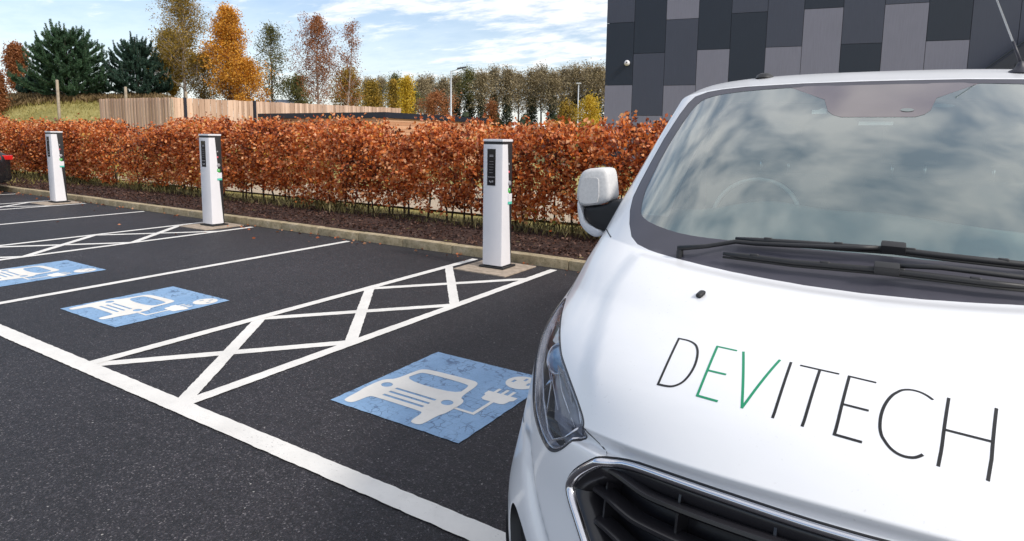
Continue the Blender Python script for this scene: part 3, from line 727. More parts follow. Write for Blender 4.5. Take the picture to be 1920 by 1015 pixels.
for ci, (xa, xb, sp) in enumerate(cols):
    cuts = []
    if sp:
        pxm = {0: 1162, 1: 1218, 2: 1278, 3: 1338, 4: 1402, 5: 1470, 6: 1540, 7: 1615, 8: 1695, 9: 1777, 10: 1862}[ci]
        zs_ = [BH]; tn = []
        for tone, yb in sp:
            zb_ = 0. if yb == 999 else wall_pt(pxm, yb)[1]
            tn.append((tone, zb_))
        # panels above the visible cut line, 2.6 m each
        segs = []; first = tn[0][0]; prev = None
        ztop = tn[0][1]+2.6 if ci != 10 else wall_pt(pxm, -60)[1]; hi = ztop; k = 0
        upper = []
        while hi < BH:
            h2 = min(BH, hi+2.6); upper.append((tones[(ci*2+k) % 3], hi, h2)); hi = h2; k += 1
        segs = upper; cur = min(BH, ztop)
        for tone, zb_ in tn:
            while cur-zb_ > 2.75 and ci != 10: segs.append((tone, cur-2.6, cur)); cur -= 2.6; tone = tones[(tones.index(tone)+1) % 3]
            segs.append((tone, zb_, cur)); cur = zb_
    else:
        segs = []; z = -rnd.uniform(0, 2)
        k = rnd.randrange(3)
        if ci == 11: segs = [('M', 0, BH)]
        else:
            while z < BH: segs.append((tones[k % 3], max(0, z), min(BH, z+2.6))); z += 2.6; k += rnd.choice((1, 2))
    for tone, z0, z1 in segs:
        if z1-z0 > .03: MB().box((xa+.008, 0, z0+.008), (xb-.008, .05, z1-.008)).build('wall_panel', 'p'+tone, b)
bw_ = MB().box((.0, .045, 0), (BW, 18, BH-.02)).build('wall', 'dgrey', b)
MB().box((-.03, -.03, BH-.02), (BW+.03, 18.1, BH+.22)).build('parapet', 'coping', b)
# round white camera housing on the wall
sx_, sz_ = wall_pt(1176.5, 119)
cm = empty('security_camera', (*(O0+wd*sx_), sz_), math.atan2(wd[1], wd[0])); tag(cm, 'small round white security camera mounted on the navy panel wall', 'camera')
MB().lathe([(0, -.03), (.06, -.03), (.07, -.02), (.07, 0)], 20, 'y', (0, -.001, .0)).build('mounting_plate', 'postwhite', cm, True)
MB().lathe([(0, -.20), (.04, -.195), (.085, -.165), (.115, -.11), (.11, -.06), (.06, -.03)], 24, 'y').build('dome', 'postwhite', cm, True)
MB().lathe([(0, -.215), (.022, -.21), (.03, -.195)], 16, 'y', (.01, 0, .02)).build('lens', 'screen', cm, True)
# dark raking stair flight standing against the wall at the right
xa, za = wall_pt(1838, 131); xb, zb = wall_pt(1920, 73)
sl = (zb-za)/(xb-xa)
st = empty('external_stair', (*(O0+wd*xa+bn*.6), 0), math.atan2(wd[1], wd[0])); tag(st, 'dark steel external stair rising to the right against the panelled wall', 'stair')
x_lo, x_hi = -za/sl*.96, 4.2
def zz_(x): return za+sl*x
m = MB()
m.add([(x_lo, 0, zz_(x_lo)-.12), (x_hi, 0, zz_(x_hi)-.12), (x_hi, 0, zz_(x_hi)-.55), (x_lo+.4, 0, zz_(x_lo+.4)-.55), (x_lo, .05, zz_(x_lo)-.12), (x_hi, .05, zz_(x_hi)-.12), (x_hi, .05, zz_(x_hi)-.55), (x_lo+.4, .05, zz_(x_lo+.4)-.55)], [(0, 1, 2, 3), (7, 6, 5, 4), (0, 4, 5, 1), (1, 5, 6, 2), (2, 6, 7, 3), (3, 7, 4, 0)]); m.build('stringer', 'coping', st)
MB().tube([(x_lo, .02, zz_(x_lo)), (x_hi, .02, zz_(x_hi))], .035, 8).build('handrail', 'pD', st)
m = MB(); k = int((x_hi-x_lo)/.27)
for i in range(k):
    x_ = x_lo+i*.27; m.box((x_, .05, zz_(x_)-.25), (x_+.27, .5, zz_(x_)-.22))
m.build('treads', 'coping', st)

# ================================================================== LAMP POSTS
def lamp(px, pyt, d, h_arm, lb, arm=True):
    q = at_depth(px, 230, d); z = zpix(px, pyt, d); g = float(terrain(q[0], q[1]))
    r = empty('lamp_post', (q[0], q[1], g), YAW); tag(r, lb, 'lamp post', 'tall galvanised lamp posts beyond the hedge'); z -= g
    MB().tube([(0, 0, -.2), (0, 0, 1.2), (0, 0, 1.25), (0, 0, z)], [.11, .11, .075, .06], 10).build('pole', 'galv', r, True)
    if arm:
        MB().tube([(0, 0, z-.05), (.25, 0, z+.02), (.55, 0, z+.12)], .035, 6).build('arm', 'galv', r, True)
        MB().add([(.5, -.13, z+.10), (1.25, -.09, z+.26), (1.25, .09, z+.26), (.5, .13, z+.10), (.5, -.11, z+.24), (1.2, -.06, z+.36), (1.2, .06, z+.36), (.5, .11, z+.24)], [(0, 3, 2, 1), (4, 5, 6, 7), (0, 1, 5, 4), (1, 2, 6, 5), (2, 3, 7, 6), (3, 0, 4, 7)]).build('lamp_head', 'dgrey', r)
    else: MB().box((-.25, -.12, z), (.25, .12, z+.14), .03).build('lamp_head', 'galv', r)
lamp(845.5, 133, 52, .5, 'lamp post with a dark angled head, in front of the far wood')
lamp(1083, 158, 66, .5, 'slim distant lamp post nearest the panelled building', False)

# ================================================================== TREES
def limbs(rng, H, r0, n1, spread, start=.15, rise=.9, lean=0., seg2=4, curve=.3, levels=2):
    """returns MB with trunk and limbs, and list of twig points with directions"""
    m = MB(); tp = []
    pts = [np.array([0, 0, -.3])]; k = 9
    for i in range(1, k+1):
        t = i/k; pts.append(np.array([lean*t*t+rng.uniform(-.02, .02)*H*t*.6, rng.uniform(-.02, .02)*H*t*.6, H*t]))
    m.tube(pts, [r0*(1-.93*(i/k))+.004 for i in range(k+1)], 8)
    def along(t): x = t*k; i = min(k-1, int(x)); return pts[i]+(pts[i+1]-pts[i])*(x-i)
    for j in range(n1):
        t = start+(1-start)*((j+.5)/n1)**.9; b = along(t); a = j*2.4+rng.uniform(-.5, .5); L = spread(t)*rng.uniform(.75, 1.2)
        d = np.array([math.cos(a), math.sin(a), rise*rng.uniform(.6, 1.3)]); d /= np.linalg.norm(d)
        q = [b]; dd = d.copy()
        for s in range(4):
            dd = dd+np.array([rng.uniform(-.2, .2), rng.uniform(-.2, .2), curve*.3]); dd /= np.linalg.norm(dd); q.append(q[-1]+dd*L/4)
        rb = max(.006, r0*(1-.9*t)*.45); m.tube(q, [rb, rb*.75, rb*.5, rb*.3, .004], 5, False)
        for s in range(1, 5): tp.append((q[s], dd, L))
        for _ in range(seg2):
            i = rng.randint(1, 3); a2 = rng.uniform(0, 6.28); e = dd*.7+np.array([math.cos(a2), math.sin(a2), rng.uniform(-.2, .7)])*.8; e /= np.linalg.norm(e)
            L2 = L*rng.uniform(.3, .55); w = [q[i], q[i]+e*L2*.5, q[i]+e*L2+np.array([0, 0, .05*L2])]
            m.tube(w, [rb*.35, rb*.22, .003], 4, False); tp += [(w[1], e, L2), (w[2], e, L2)]
    return m, tp
def place(r, px, d, pyb=None):
    q = at_depth(px, 230, d); r.location = (q[0], q[1], float(terrain(q[0], q[1]))-.05)
    return q
def broadleaf(name, px, pyt, d, wpx, leaf, bark, label, nleaf, lsize, seed, start=.2, rise=.9, r0=None, group=None, n1=26, jitter=.35, cat='tree', prof=None, lean=0., aspect=.7, droop=-.2):
    rng = random.Random(seed); r = empty(name); q = place(r, px, d); tag(r, label, cat, group)
    H = zpix(px, pyt, d)-r.location.z; R = wpx/1173*d*.60
    prof = prof or (lambda t: math.sin(math.pi*min(1, max(0, (t-start*.6)/(1-start*.6)))**.75)**.7)
    m, tp = limbs(rng, H, r0 or H*.012+.03, n1, lambda t: max(.12, R*prof(t)*rng.uniform(.7, 1.15)), start, rise, lean, 6)
    m.build('trunk', bark, r, True)
    # leaves hang in small sprays at the twig ends
    K = len(tp); per = 7; ns = int(nleaf*2.3/per); idx = nr.randint(0, K, ns); base = np.array([tp[i][0] for i in idx]); LL = np.array([tp[i][2] for i in idx])[:, None]
    DR = np.array([tp[i][1] for i in idx]); base = base-DR*LL*.30*nr.rand(ns, 1); S = base+nr.normal(size=(ns, 3))*np.minimum(.08+LL*.085, jitter)
    tw = MB(); 
    for k in range(0, ns, 3): tw.tube([base[k], (base[k]+S[k])/2+[0, 0, .03], S[k]], [.007, .005, .003], 3, False)
    tw.build('twigs', bark, r)
    P = (S[:, None]+nr.normal(size=(ns, per, 3))*lsize*1.05).reshape(-1, 3); P = P[P[:, 2] > H*.03]
    T = nr.normal(size=(len(P), 3))+[0, 0, droop]
    leafmesh('crown', P, T, nr.uniform(lsize*.45, lsize*.95, len(P)), leaf, r, aspect, .12); return r
GT = 'trees and shrubs along the bank crest'
broadleaf('birch_tree', 350, -14, 38, 118, 'ochre', 'birch', 'tallest birch with ochre-green leaves and pale trunk, right of the conifers', 7800, .115, 3, .10, 1.0, .11, GT, 44, .34, prof=lambda t: .78*(1-t)**.4+.22, aspect=.7)
broadleaf('golden_tree', 434, 26, 37, 112, 'gold', 'greybark', 'bright golden-orange tree right of the tallest birch', 10500, .135, 4, .10, .9, .10, GT, 42, .38, prof=lambda t: .95*(1-t)**.62+.12)
broadleaf('golden_shrub', 466, 120, 36, 84, 'gold', 'greybark', 'low golden leafy shrub at the fence below the golden tree', 4200, .13, 5, .1, .8, .06, GT, 16, .35, cat='shrub')
broadleaf('sparse_tree', 512, 54, 42, 92, 'olive', 'greybark', 'sparse grey-green tree between the golden tree and the rusty birch', 2300, .13, 6, .22, 1.0, .08, GT, 34, .42)
broadleaf('rusty_birch', 598, 42, 40, 120, 'rust', 'birch', 'rusty-leaved birch with thin pale limbs above the slate roof', 4600, .12, 7, .20, 1.0, .09, GT, 40, .40)
broadleaf('slender_birch', 652, 48, 41, 78, 'rust', 'birch', 'slender leaning birch with few rusty leaves, right of the rusty birch', 1300, .12, 8, .2, 1.2, .07, GT, 22, .3, lean=.8)
broadleaf('ochre_shrub', 655, 140, 44, 70, 'ochre', 'greybark', 'low ochre shrub behind the fence under the slender birch', 4800, .15, 9, .1, .8, .06, GT, 16, .4, cat='shrub')
broadleaf('ochre_tree', 326, 66, 40, 84, 'ochre', 'greybark', 'dense ochre tree crowding the left side of the tallest birch', 9000, .13, 19, .1, .9, .06, GT, 18, .4, cat='shrub')
broadleaf('brown_shrub', 386, 112, 39, 110, 'ochre', 'greybark', 'ochre-brown shrub just above the fence between birch and golden tree', 6000, .10, 21, .1, .8, .06, GT, 18, .4, cat='shrub')
broadleaf('olive_shrub', 560, 150, 46, 60, 'olive', 'greybark', 'olive-brown shrub beside the slate roof, under the sparse tree', 3200, .15, 20, .1, .8, .06, GT, 16, .4, cat='shrub')
broadleaf('rust_bush', 40, 92, 40, 44, 'rust', 'greybark', 'rusty brown bush left of the bushy pine', 5200, .15, 10, .12, 1.2, .07, GT, 20, .30, cat='shrub')
broadleaf('orange_bush', 1, 142, 34, 26, 'rust', 'greybark', 'small orange bush at the far left edge on the bank', 2200, .13, 12, .1, .9, .05, GT, 14, .25, cat='shrub')
def conifer(px, pyt, d, wpx, mat, label, seed, nb=70, tuft=.5):
    rng = random.Random(seed); r = empty('conifer_tree'); place(r, px, d); tag(r, label, 'tree', GT)
    H = zpix(px, pyt, d)-r.location.z; R = wpx/1173*d/2; m = MB(); m.tube([(0, 0, -.2), (.03, 0, H*.5), (0, 0, H*.97)], [.13, .08, .02], 8)
    S = []; Dn = []; SZ = []
    def shoot(a, b, w, dens):
        a = np.array(a); b = np.array(b); L = np.linalg.norm(b-a); n = max(8, int(L*dens)); t = nr.rand(n, 1)
        ax = (b-a)/L; rd = nr.normal(size=(n, 3)); rd -= (rd@ax)[:, None]*ax; rd /= np.linalg.norm(rd, axis=1, keepdims=True)
        ln = w*(1-.45*t); S.append(a+(b-a)*t+rd*ln*.35); Dn.append(rd+ax*.9); SZ.append((ln*1.15)[:, 0])
    shoot((0, 0, H*.82), (0, 0, H), .13, 260)
    for i in range(nb):
        t = .04+.90*(i+rng.random())/nb; a = i*2.4+rng.uniform(-.3, .3)
        L = R*(1-t)**.62*rng.uniform(.75, 1.15)+.12; z0 = H*t*.86
        rise = .25+.75*t
        p0 = np.array([0, 0, z0]); p1 = p0+np.array([math.cos(a)*L*.55, math.sin(a)*L*.55, L*.22*rise]); p2 = np.array([math.cos(a)*L, math.sin(a)*L, z0+L*.55*rise+.12])
        tip = p2+np.array([math.cos(a)*.14, math.sin(a)*.14, .50*rng.uniform(.5, 1.4)])
        m.tube([p0, p1, p2, tip], [.03*(1.2-t), .02, .012, .005], 4, False)
        shoot(p0*.4+p1*.6, p1, .20, 200); shoot(p1, p2, .19, 230); shoot(p2, tip, .13, 260)
        for k in range(7):
            s = rng.uniform(.25, 1.); q = p0+(p1-p0)*min(1, s*2) if s < .5 else p1+(p2-p1)*(s-.5)*2
            b = a+rng.choice((-1, 1))*rng.uniform(.5, 1.2); l2 = L*.32*rng.uniform(.5, 1.1); q2 = q+np.array([math.cos(b)*l2, math.sin(b)*l2, l2*.5+.05]); q3 = q2+np.array([0, 0, .20*rng.uniform(.4, 1.3)])
            m.tube([q, q2], [.01, .005], 3, False); shoot(q, q2, .17, 200); shoot(q2, q3, .12, 230)
    m.build('trunk', 'bark', r, True)
    leafmesh('crown', np.concatenate(S), np.concatenate(Dn), np.concatenate(SZ), mat, r, .22, .02); return r
conifer(133, 44, 36, 152, 'needle', 'large bushy dark green pine with upright shoots on the bank', 31, 84)
conifer(262, 70, 37, 112, 'needle2', 'smaller dark blue-green conifer to the right of the bushy pine', 32, 66)
conifer(72, 148, 38, 56, 'needle2', 'low dark conifer partly hidden behind the left side of the bushy pine', 33, 26)

# the far wood: tall trees, brown twiggy crowns, ivy-clad trunks
def wood_proto(seed, ivy, leafm):
    rng = random.Random(seed); H = 10.; r = empty('woodland_tree')
    m, tp = limbs(rng, H, .16, 26, lambda t: 2.7*max(.15, math.sin(math.pi*min(1, max(0, (t-.25)/.75))**.6)), .40, 1.1, 0, 5)
    m.build('trunk', 'greybark', r, True)
    K = len(tp); n = 5200; idx = nr.randint(0, K, n); P = np.array([tp[i][0] for i in idx])+nr.normal(size=(n, 3))*[.42, .42, .38]
    leafmesh('crown', P, nr.normal(size=(n, 3))+[0, 0, .5], nr.uniform(.12, .42, n), leafm, r, .30, .04)
    if ivy:
        n = 2600; z = nr.rand(n)*H*.68; a = nr.rand(n)*6.28; rad = (.25+.75*nr.rand(n))*(1.15-.6*z/(H*.68)); P = np.stack([rad*np.cos(a), rad*np.sin(a), z], -1)
        leafmesh('ivy', P, nr.normal(size=(n, 3)), nr.uniform(.12, .3, n), 'ivy', r, .8, .1)
    return r
protos = [wood_proto(41, True, 'twig'), wood_proto(42, True, 'twig'), wood_proto(43, False, 'twig'), wood_proto(44, True, 'olive')]
used = [False]*4
wood = [(690, 152, 92, 0), (716, 150, 98, 2), (742, 146, 95, 3), (790, 150, 90, 2), (806, 148, 99, 0), (832, 152, 92, 1), (856, 146, 98, 0), (880, 136, 95, 3), (903, 140, 90, 0), (926, 133, 98, 1), (950, 134, 92, 0), (972, 142, 99, 2), (996, 138, 93, 0), (1014, 131, 100, 2), (1035, 140, 92, 1), (1056, 134, 97, 0), (1078, 130, 94, 1), (1099, 128, 99, 2), (1118, 130, 92, 0), (1140, 134, 97, 1), (1164, 132, 95, 0), (700, 168, 84, 2), (775, 172, 84, 3)]
side_of = ['leftmost tree of the far wood, behind the ochre shrub', None]
for i, (px, pyt, d, k) in enumerate(wood):
    r = protos[k] if not used[k] else copy_tree(protos[k]); used[k] = True
    q = place(r, px, d); H = zpix(px, pyt, d)-r.location.z; s = H/10.; r.scale = (s*rnd.uniform(.95, 1.2), s*rnd.uniform(.95, 1.2), s); r.rotation_euler.z = rnd.uniform(0, 6.28)
    tag(r, 'bare brown-crowned woodland tree in the far wood' if k == 2 else 'greenish woodland tree with ivied trunk in the far wood' if k == 3 else 'brown-crowned woodland tree with dark ivy-clad trunk in the far wood', 'tree', ['brown-crowned ivy-clad trees of the far wood', 'brown-crowned ivy-clad trees of the far wood', 'bare brown trees of the far wood', 'greenish ivied trees of the far wood'][k])
# undergrowth of the wood and coloured small trees before it
n = 9000
px_ = nr.uniform(660, 1180, n); d_ = nr.uniform(84, 100, n); Pq = np.array([at_depth(a, 230, b) for a, b in zip(px_, d_)]); zz0 = nr.rand(n)**1.3*4.4*(.6+.4*np.sin(px_*.11))
P = np.stack([Pq[:, 0], Pq[:, 1], terrain(Pq[:, 0], Pq[:, 1])+zz0], -1)
o = leafmesh('undergrowth', P, nr.normal(size=(n, 3)), nr.uniform(.3, .9, n), 'ivy', None, .8, .1); tag(o, 'dark undergrowth filling the floor of the far wood', 'undergrowth', kind='stuff')
GY = 'coloured small trees before the far wood'
broadleaf('yellow_tree', 762, 150, 62, 40, 'yellow', 'greybark', 'bright yellow tree beyond the end of the boarded fence', 3000, .22, 51, .1, 1.1, .07, GY, 20, .4)
broadleaf('ochre_tree', 700, 158, 66, 44, 'ochre', 'greybark', 'ochre-leaved tree left of the yellow tree', 2600, .24, 52, .1, 1.0, .07, GY, 20, .5)
broadleaf('ochre_tree', 738, 156, 70, 34, 'ochre', 'greybark', 'olive-ochre tree touching the left side of the yellow tree', 2200, .24, 53, .1, 1.0, .07, GY, 20, .5)
broadleaf('yellow_bush', 1106, 188, 60, 50, 'yellow', 'greybark', 'yellow bush beside the slim lamp post, left of the building', 2200, .22, 54, .05, .7, .05, GY, 14, .45, cat='shrub')
broadleaf('yellow_bush', 1062, 196, 64, 44, 'ochre', 'greybark', 'low ochre-green bush left of the slim lamp post', 1500, .24, 55, .05, .7, .05, GY, 14, .45, cat='shrub')
broadleaf('rust_sapling', 921, 196, 40, 30, 'rust', 'greybark', 'rust-coloured sapling at the right end of the dark roof edge', 1100, .15, 56, .1, 1.2, .05, GY, 12, .3, cat='shrub')
broadleaf('brown_shrub', 815, 182, 74, 80, 'rust', 'greybark', 'brown shrub behind the dark roof edge, left of the lamp post with the angled head', 2000, .26, 57, .05, .7, .05, GY, 14, .6, cat='shrub')

# ================================================================== BLACK CAR AT THE LEFT EDGE
cr_ = empty('parked_car', (-20.42, 6.95, 0)); tag(cr_, 'black parked car at the left edge, only its rear corner and red lamp in view', 'car')
prof = [(0.02, .30), (-.02, .52), (0, .80), (-.06, .98), (-.18, 1.04), (-.55, 1.40), (-.95, 1.50), (-1.9, 1.52), (-2.6, 1.42), (-3.3, 1.04), (-4.1, .90), (-4.35, .70), (-4.38, .35), (-3.9, .22), (-.35, .22)]
prof = chaikin(prof, 2)
hw = lambda z: .90-.02*max(0, .5-z)-.26*max(0, z-.95)
vs = []; fs = []; n = len(prof); rows = [-1, -.94, -.8, -.4, 0, .4, .8, .94, 1]
for s in rows:
    k = abs(s)
    for (y, z) in prof:
        inset = .0 if k < .8 else (.03 if k < 1 else .09)
        cy_, cz_ = -2.2, .75; vs.append((s*hw(z), y+(cy_-y)*inset*.9-(0.10*k**3 if y > -1 else -.12*k**3), z+(cz_-z)*inset*.5))
for i in range(len(rows)-1):
    for j in range(n): fs.append((i*n+j, i*n+(j+1) % n, (i+1)*n+(j+1) % n, (i+1)*n+j))
fs.append(tuple(range(n))[::-1]); fs.append(tuple((len(rows)-1)*n+j for j in range(n)))
bd = obj('body', vs, fs, 'blackcar', cr_); autosmooth(bd, 40)
for sgn in (-1, 1):
    m = MB().box((sgn*.80-.09, -.42, .85), (sgn*.80+.09, -.10, .97), .02); l = m.build('tail_light', 'red', cr_); autosmooth(l)
    for yw in (-.85, -3.5):
        w_ = empty('wheel', (0, 0, 0)); w_.parent = cr_
        MB().lathe([(.20, .10), (.30, .11), (.325, .07), (.325, -.07), (.30, -.11), (.20, -.10)], 32, 'x', (sgn*.80, yw, .325)).build('tyre', 'rubber', w_, True)
        MB().lathe([(0, .06*sgn), (.06, .08*sgn), (.18, .07*sgn), (.205, .10*sgn), (.205, 0)], 24, 'x', (sgn*.81, yw, .325)).build('rim', 'silver', w_, True)
    m = MB().add([(sgn*.800, -.75, 1.06), (sgn*.80, -2.75, 1.06), (sgn*.735, -2.35, 1.37), (sgn*.735, -.98, 1.39)], [(0, 1, 2, 3)]); m.build('side_window', 'screen', cr_)
MB().add([(-.60, -.20, 1.075), (.60, -.20, 1.075), (.55, -.52, 1.39), (-.55, -.52, 1.39)], [(0, 1, 2, 3)]).build('rear_window', 'screen', cr_)
# ================================================================== WHITE VAN
ROWS = np.array([[1.161, 0.2646, 1.9505, 0.2871, 0.2261, -0.0138, 3.0004], [1.0846, 0.4146, 1.9877, 0.4201, 0.2542, -0.0023, 2.8864], [1.0671, 0.5996, 2.0144, 0.5654, 0.2755, 0.0242, 2.885], [1.0942, 0.8019, 2.0771, 0.7332, 0.2995, 0.0898, 2.6569], [1.1502, 0.9861, 2.1801, 0.8506, 0.2958, 0.1733, 2.7478], [1.2962, 1.0952, 2.246, 0.9366, 0.2608, 0.0956, 2.9774], [1.559, 1.1779, 2.374, 1.0448, 0.2658, -0.0013, 2.6942], [1.8763, 1.242, 2.6199, 1.1873, 0.3309, -0.0718, 3.6157], [2.4241, 1.577, 2.9321, 1.4956, 0.1478, -0.032, 3.0691], [2.9693, 1.8888, 3.2386, 1.7951, 0.0783, 0.0052, 3.3658], [3.2447, 1.9464, 3.4879, 1.845, -0.0067, 0.0068, 3.0388], [3.9984, 1.9737, 4.0938, 1.8348, -0.0042, 0.0216, 3.5527], [5.5001, 1.9557, 5.5484, 1.8098, -0.0014, 0.0294, 3.6015], [5.8509, 1.9189, 5.8514, 1.7728, 0.0006, 0.0334, 3.6]])
SECT = [(0, 7), (7, 9), (9, 13)]
HX = -.079092; HYAW = .040175
def SWD(z): return np.interp(z, [.2, .35, .6, .9, 1.1, 1.3, 1.6, 1.8, 1.95], [.93, .96, .985, .99, .975, .95, .90, .86, .82])
def rowat0(v):
    v = np.atleast_1d(np.asarray(v, float)); out = np.empty((len(v), 7)); R = ROWS
    dd = lambda p, q: max(1e-3, math.hypot(p[0]-q[0], p[1]-q[1])+.5*math.hypot(p[2]-q[2], p[3]-q[3]))
    for k, vv in enumerate(v):
        for a, b_ in SECT:
            if vv <= b_+1e-9: break
        i = int(min(max(math.floor(vv), a), b_-1)); t = vv-i; p1, p2 = R[i], R[i+1]
        p0 = R[i-1] if i-1 >= a else 2*p1-p2; p3 = R[i+2] if i+2 <= b_ else 2*p2-p1
        d0, d1, d2 = dd(p0, p1), dd(p1, p2), dd(p2, p3)
        m1 = d1*((p1-p0)/d0-(p2-p0)/(d0+d1)+(p2-p1)/d1); m2 = d1*((p2-p1)/d1-(p3-p1)/(d1+d2)+(p3-p2)/d2)
        out[k] = (2*t**3-3*t**2+1)*p1+(t**3-2*t**2+t)*m1+(-2*t**3+3*t**2)*p2+(t**3-t**2)*m2
    return out
_TV = np.linspace(0, 13, 13001); _TR = rowat0(_TV)
def rowat(v):
    v = np.atleast_1d(np.asarray(v, float)); return np.stack([np.interp(v, _TV, _TR[:, k]) for k in range(7)], -1)
def raw(v, w):
    """v along the van front to back over bonnet and roof, w in [-1,1] across -> local xyz (y=0 is 2 m from the camera line)"""
    q = rowat(v); y0, z0, ys, zs, cy, cz, n = q.T; w = np.asarray(w, float)
    s = np.abs(w)**(n/2); th = s*math.pi/2
    Xf = np.sin(th)**(2/n); Dp = 1-np.cos(th).clip(0)**(2/n); xs = SWD(zs)
    return np.stack([np.sign(w)*xs*Xf, y0+cy*Xf**2+(ys-y0-cy)*Dp-2., z0-cz*Xf**2-(z0-zs-cz)*Dp], -1)
def nrm(v, w):
    v = np.asarray(v, float); w = np.asarray(w, float); e = 2e-3
    va = np.clip(v-e, 0, 13); vb = np.clip(v+e, 0, 13)
    for k in (7., 9.):   # one sided at the screen base
        va = np.where((v >= k) & (va < k), k, va); vb = np.where((v < k) & (vb > k), k, vb)
    wa = np.clip(w-e, -1, 1); wb = np.clip(w+e, -1, 1)
    N = np.cross(raw(v, wb)-raw(v, wa), raw(vb, w)-raw(va, w)); N /= np.linalg.norm(N, axis=1, keepdims=True).clip(1e-9)
    return N
def styling(v, w):
    """small pressed-in shapes of the bonnet and bumper, metres along the normal"""
    a = np.abs(w); d = np.zeros_like(a)
    # raised bonnet centre with a soft shoulder
    edge = np.interp(v, [4., 4.6, 5.3, 6.1, 6.9], [.44, .45, .49, .54, .57])
    k = sstep(4.15, 4.9, v)*(1-sstep(6.75, 6.98, v))
    d += .011*k*(1-sstep(edge-.05, edge+.02, a))
    # rolled leading edge of the bonnet
    d -= .028*(1-sstep(4.04, 4.18, v))*(1-sstep(.46, .56, a))*sstep(3.9, 4.0, v)
    # slanting hollow in the bumper corner
    wc = np.interp(v, [1.6, 2.3, 2.6, 2.9, 3.3], [.37, .445, .506, .565, .62]); x = a-wc
    d -= .013*np.where(x < 0, np.exp(-(x/.016)**2), np.exp(-(x/.050)**2))*sstep(1.2, 2.0, v)*(1-sstep(3.2, 3.55, v))
    return d
def surf(v, w, off=0.):
    v = np.atleast_1d(np.asarray(v, float)); w = np.atleast_1d(np.asarray(w, float))
    return raw(v, w)+nrm(v, w)*(styling(v, w)+off)[:, None]
def s2w(v, s):
    n = rowat(v)[:, 6]; return np.sign(s)*np.abs(s)**(2/n)
def vw(pts):
    p = np.array(pts, float); return np.stack([p[:, 0], s2w(p[:, 0], p[:, 1])], -1)
van = empty('white_van', (HX, 2., 0), HYAW)
tag(van, 'white panel van parked nose-out at right with DEVITECH lettered on its bonnet', 'van')
def sym(left):
    """closed loop from the left half listed centre -> side -> centre"""
    return np.concatenate([left, (left*[1, -1])[::-1][1:-1] if abs(left[0, 1]) < 1e-6 else (left*[1, -1])[::-1]])
g_out = vw([(7, 0), (7, -.02), (7, -.1), (7, -.2), (7, -.28), (7.004, -.3172), (7.021, -.3762), (7.068, -.4271), (7.177, -.4867), (7.311, -.5442), (7.462, -.595), (7.66, -.622), (7.93, -.645), (8.27, -.6565), (8.648, -.645), (8.83, -.624), (8.93, -.587), (8.975, -.4925), (8.985, -.4), (8.99, -.28), (8.99, -.1), (8.99, -.01), (8.99, 0)])
g_in = vw([(7.255, 0), (7.25, -.01), (7.228, -.1151), (7.2055, -.1945), (7.2025, -.2678), (7.234, -.3767), (7.281, -.4409), (7.342, -.4708), (7.475, -.5055), (7.59, -.529), (8.045, -.564), (8.6126, -.5481), (8.806, -.5176), (8.876, -.4578), (8.91, -.3418), (8.93, -.1646), (8.94, -.01), (8.94, 0)])
gr_o = vw([(4.03, 0), (4.03, -.01), (4.06, -.0691), (4.06, -.1764), (4.01, -.2194), (3.92, -.2483), (3.803, -.2718), (3.63, -.3013), (3.453, -.3205), (3.31, -.3261), (3.17, -.3184), (3.016, -.2994), (2.81, -.2686), (2.5, -.222), (2.33, -.18), (2.25, -.12), (2.23, -.02), (2.23, 0)])
hl = vw([(5.7257, -.675), (5.60, -.716), (5.468, -.737), (5.30, -.745), (5.1454, -.739), (4.95, -.712), (4.768, -.682), (4.407, -.622), (4.035, -.550), (3.8156, -.495), (3.6415, -.4351), (3.583, -.4013), (3.612, -.3759), (3.7256, -.3487), (3.9441, -.316), (4.1388, -.2923), (4.268, -.2914), (4.4511, -.3126), (4.69, -.3533), (4.9497, -.4093), (5.1244, -.4608), (5.29, -.5138), (5.5259, -.5998)])
fog = vw([(2.32, -.52), (2.25, -.44), (2.0, -.37), (1.6, -.34), (1.2, -.36), (1.1, -.45), (1.4, -.53), (1.9, -.56), (2.2, -.555)])
def cham(p, it): return np.array(chaikin([tuple(q) for q in p], it))
G_OUT, G_IN = sym(g_out), sym(g_in)
GR = sym(gr_o); HL = cham(hl, 2); FOG = cham(fog, 2)
GR = cham(GR, 1); G_IN = cham(G_IN, 1)
GRi = None
# wheel arch line on the wrap-round bumper
AY, AZ, AR = 2.09-2., .345, .405
def solve_vw(y, z):
    best = None; vv = np.repeat(np.linspace(0, 4, 81), 90); ww = np.tile(np.linspace(-1, -.45, 90), 81); p = raw(vv, ww); e = (p[:, 1]-y)**2+(p[:, 2]-z)**2; i = e.argmin(); v, w = vv[i], ww[i]
    for _ in range(12):
        a = raw([v], [w])[0]; b_ = raw([v+1e-4], [w])[0]; c = raw([v], [w-1e-4 if w > -.999 else w+1e-4])[0]; sg = -1 if w > -.999 else 1
        J = np.array([[(b_[1]-a[1])/1e-4, (c[1]-a[1])/(sg*1e-4)], [(b_[2]-a[2])/1e-4, (c[2]-a[2])/(sg*1e-4)]])
        try: st_ = np.linalg.solve(J, [y-a[1], z-a[2]])
        except Exception: break
        v = min(max(v+max(-.1, min(.1, st_[0])), 0), 4); w = max(-1, min(-.3, w+max(-.05, min(.05, st_[1]))))
    a = raw([v], [w])[0]; return v, w, math.hypot(a[1]-y, a[2]-z)
ARC = []
for i in range(40):
    a = math.radians(180+25-i*4); y, z = AY+AR*math.cos(a), AZ+AR*math.sin(a)
    v, w, e = solve_vw(y, z)
    if e < .004: ARC.append((v, w))
ARC = np.array(ARC)
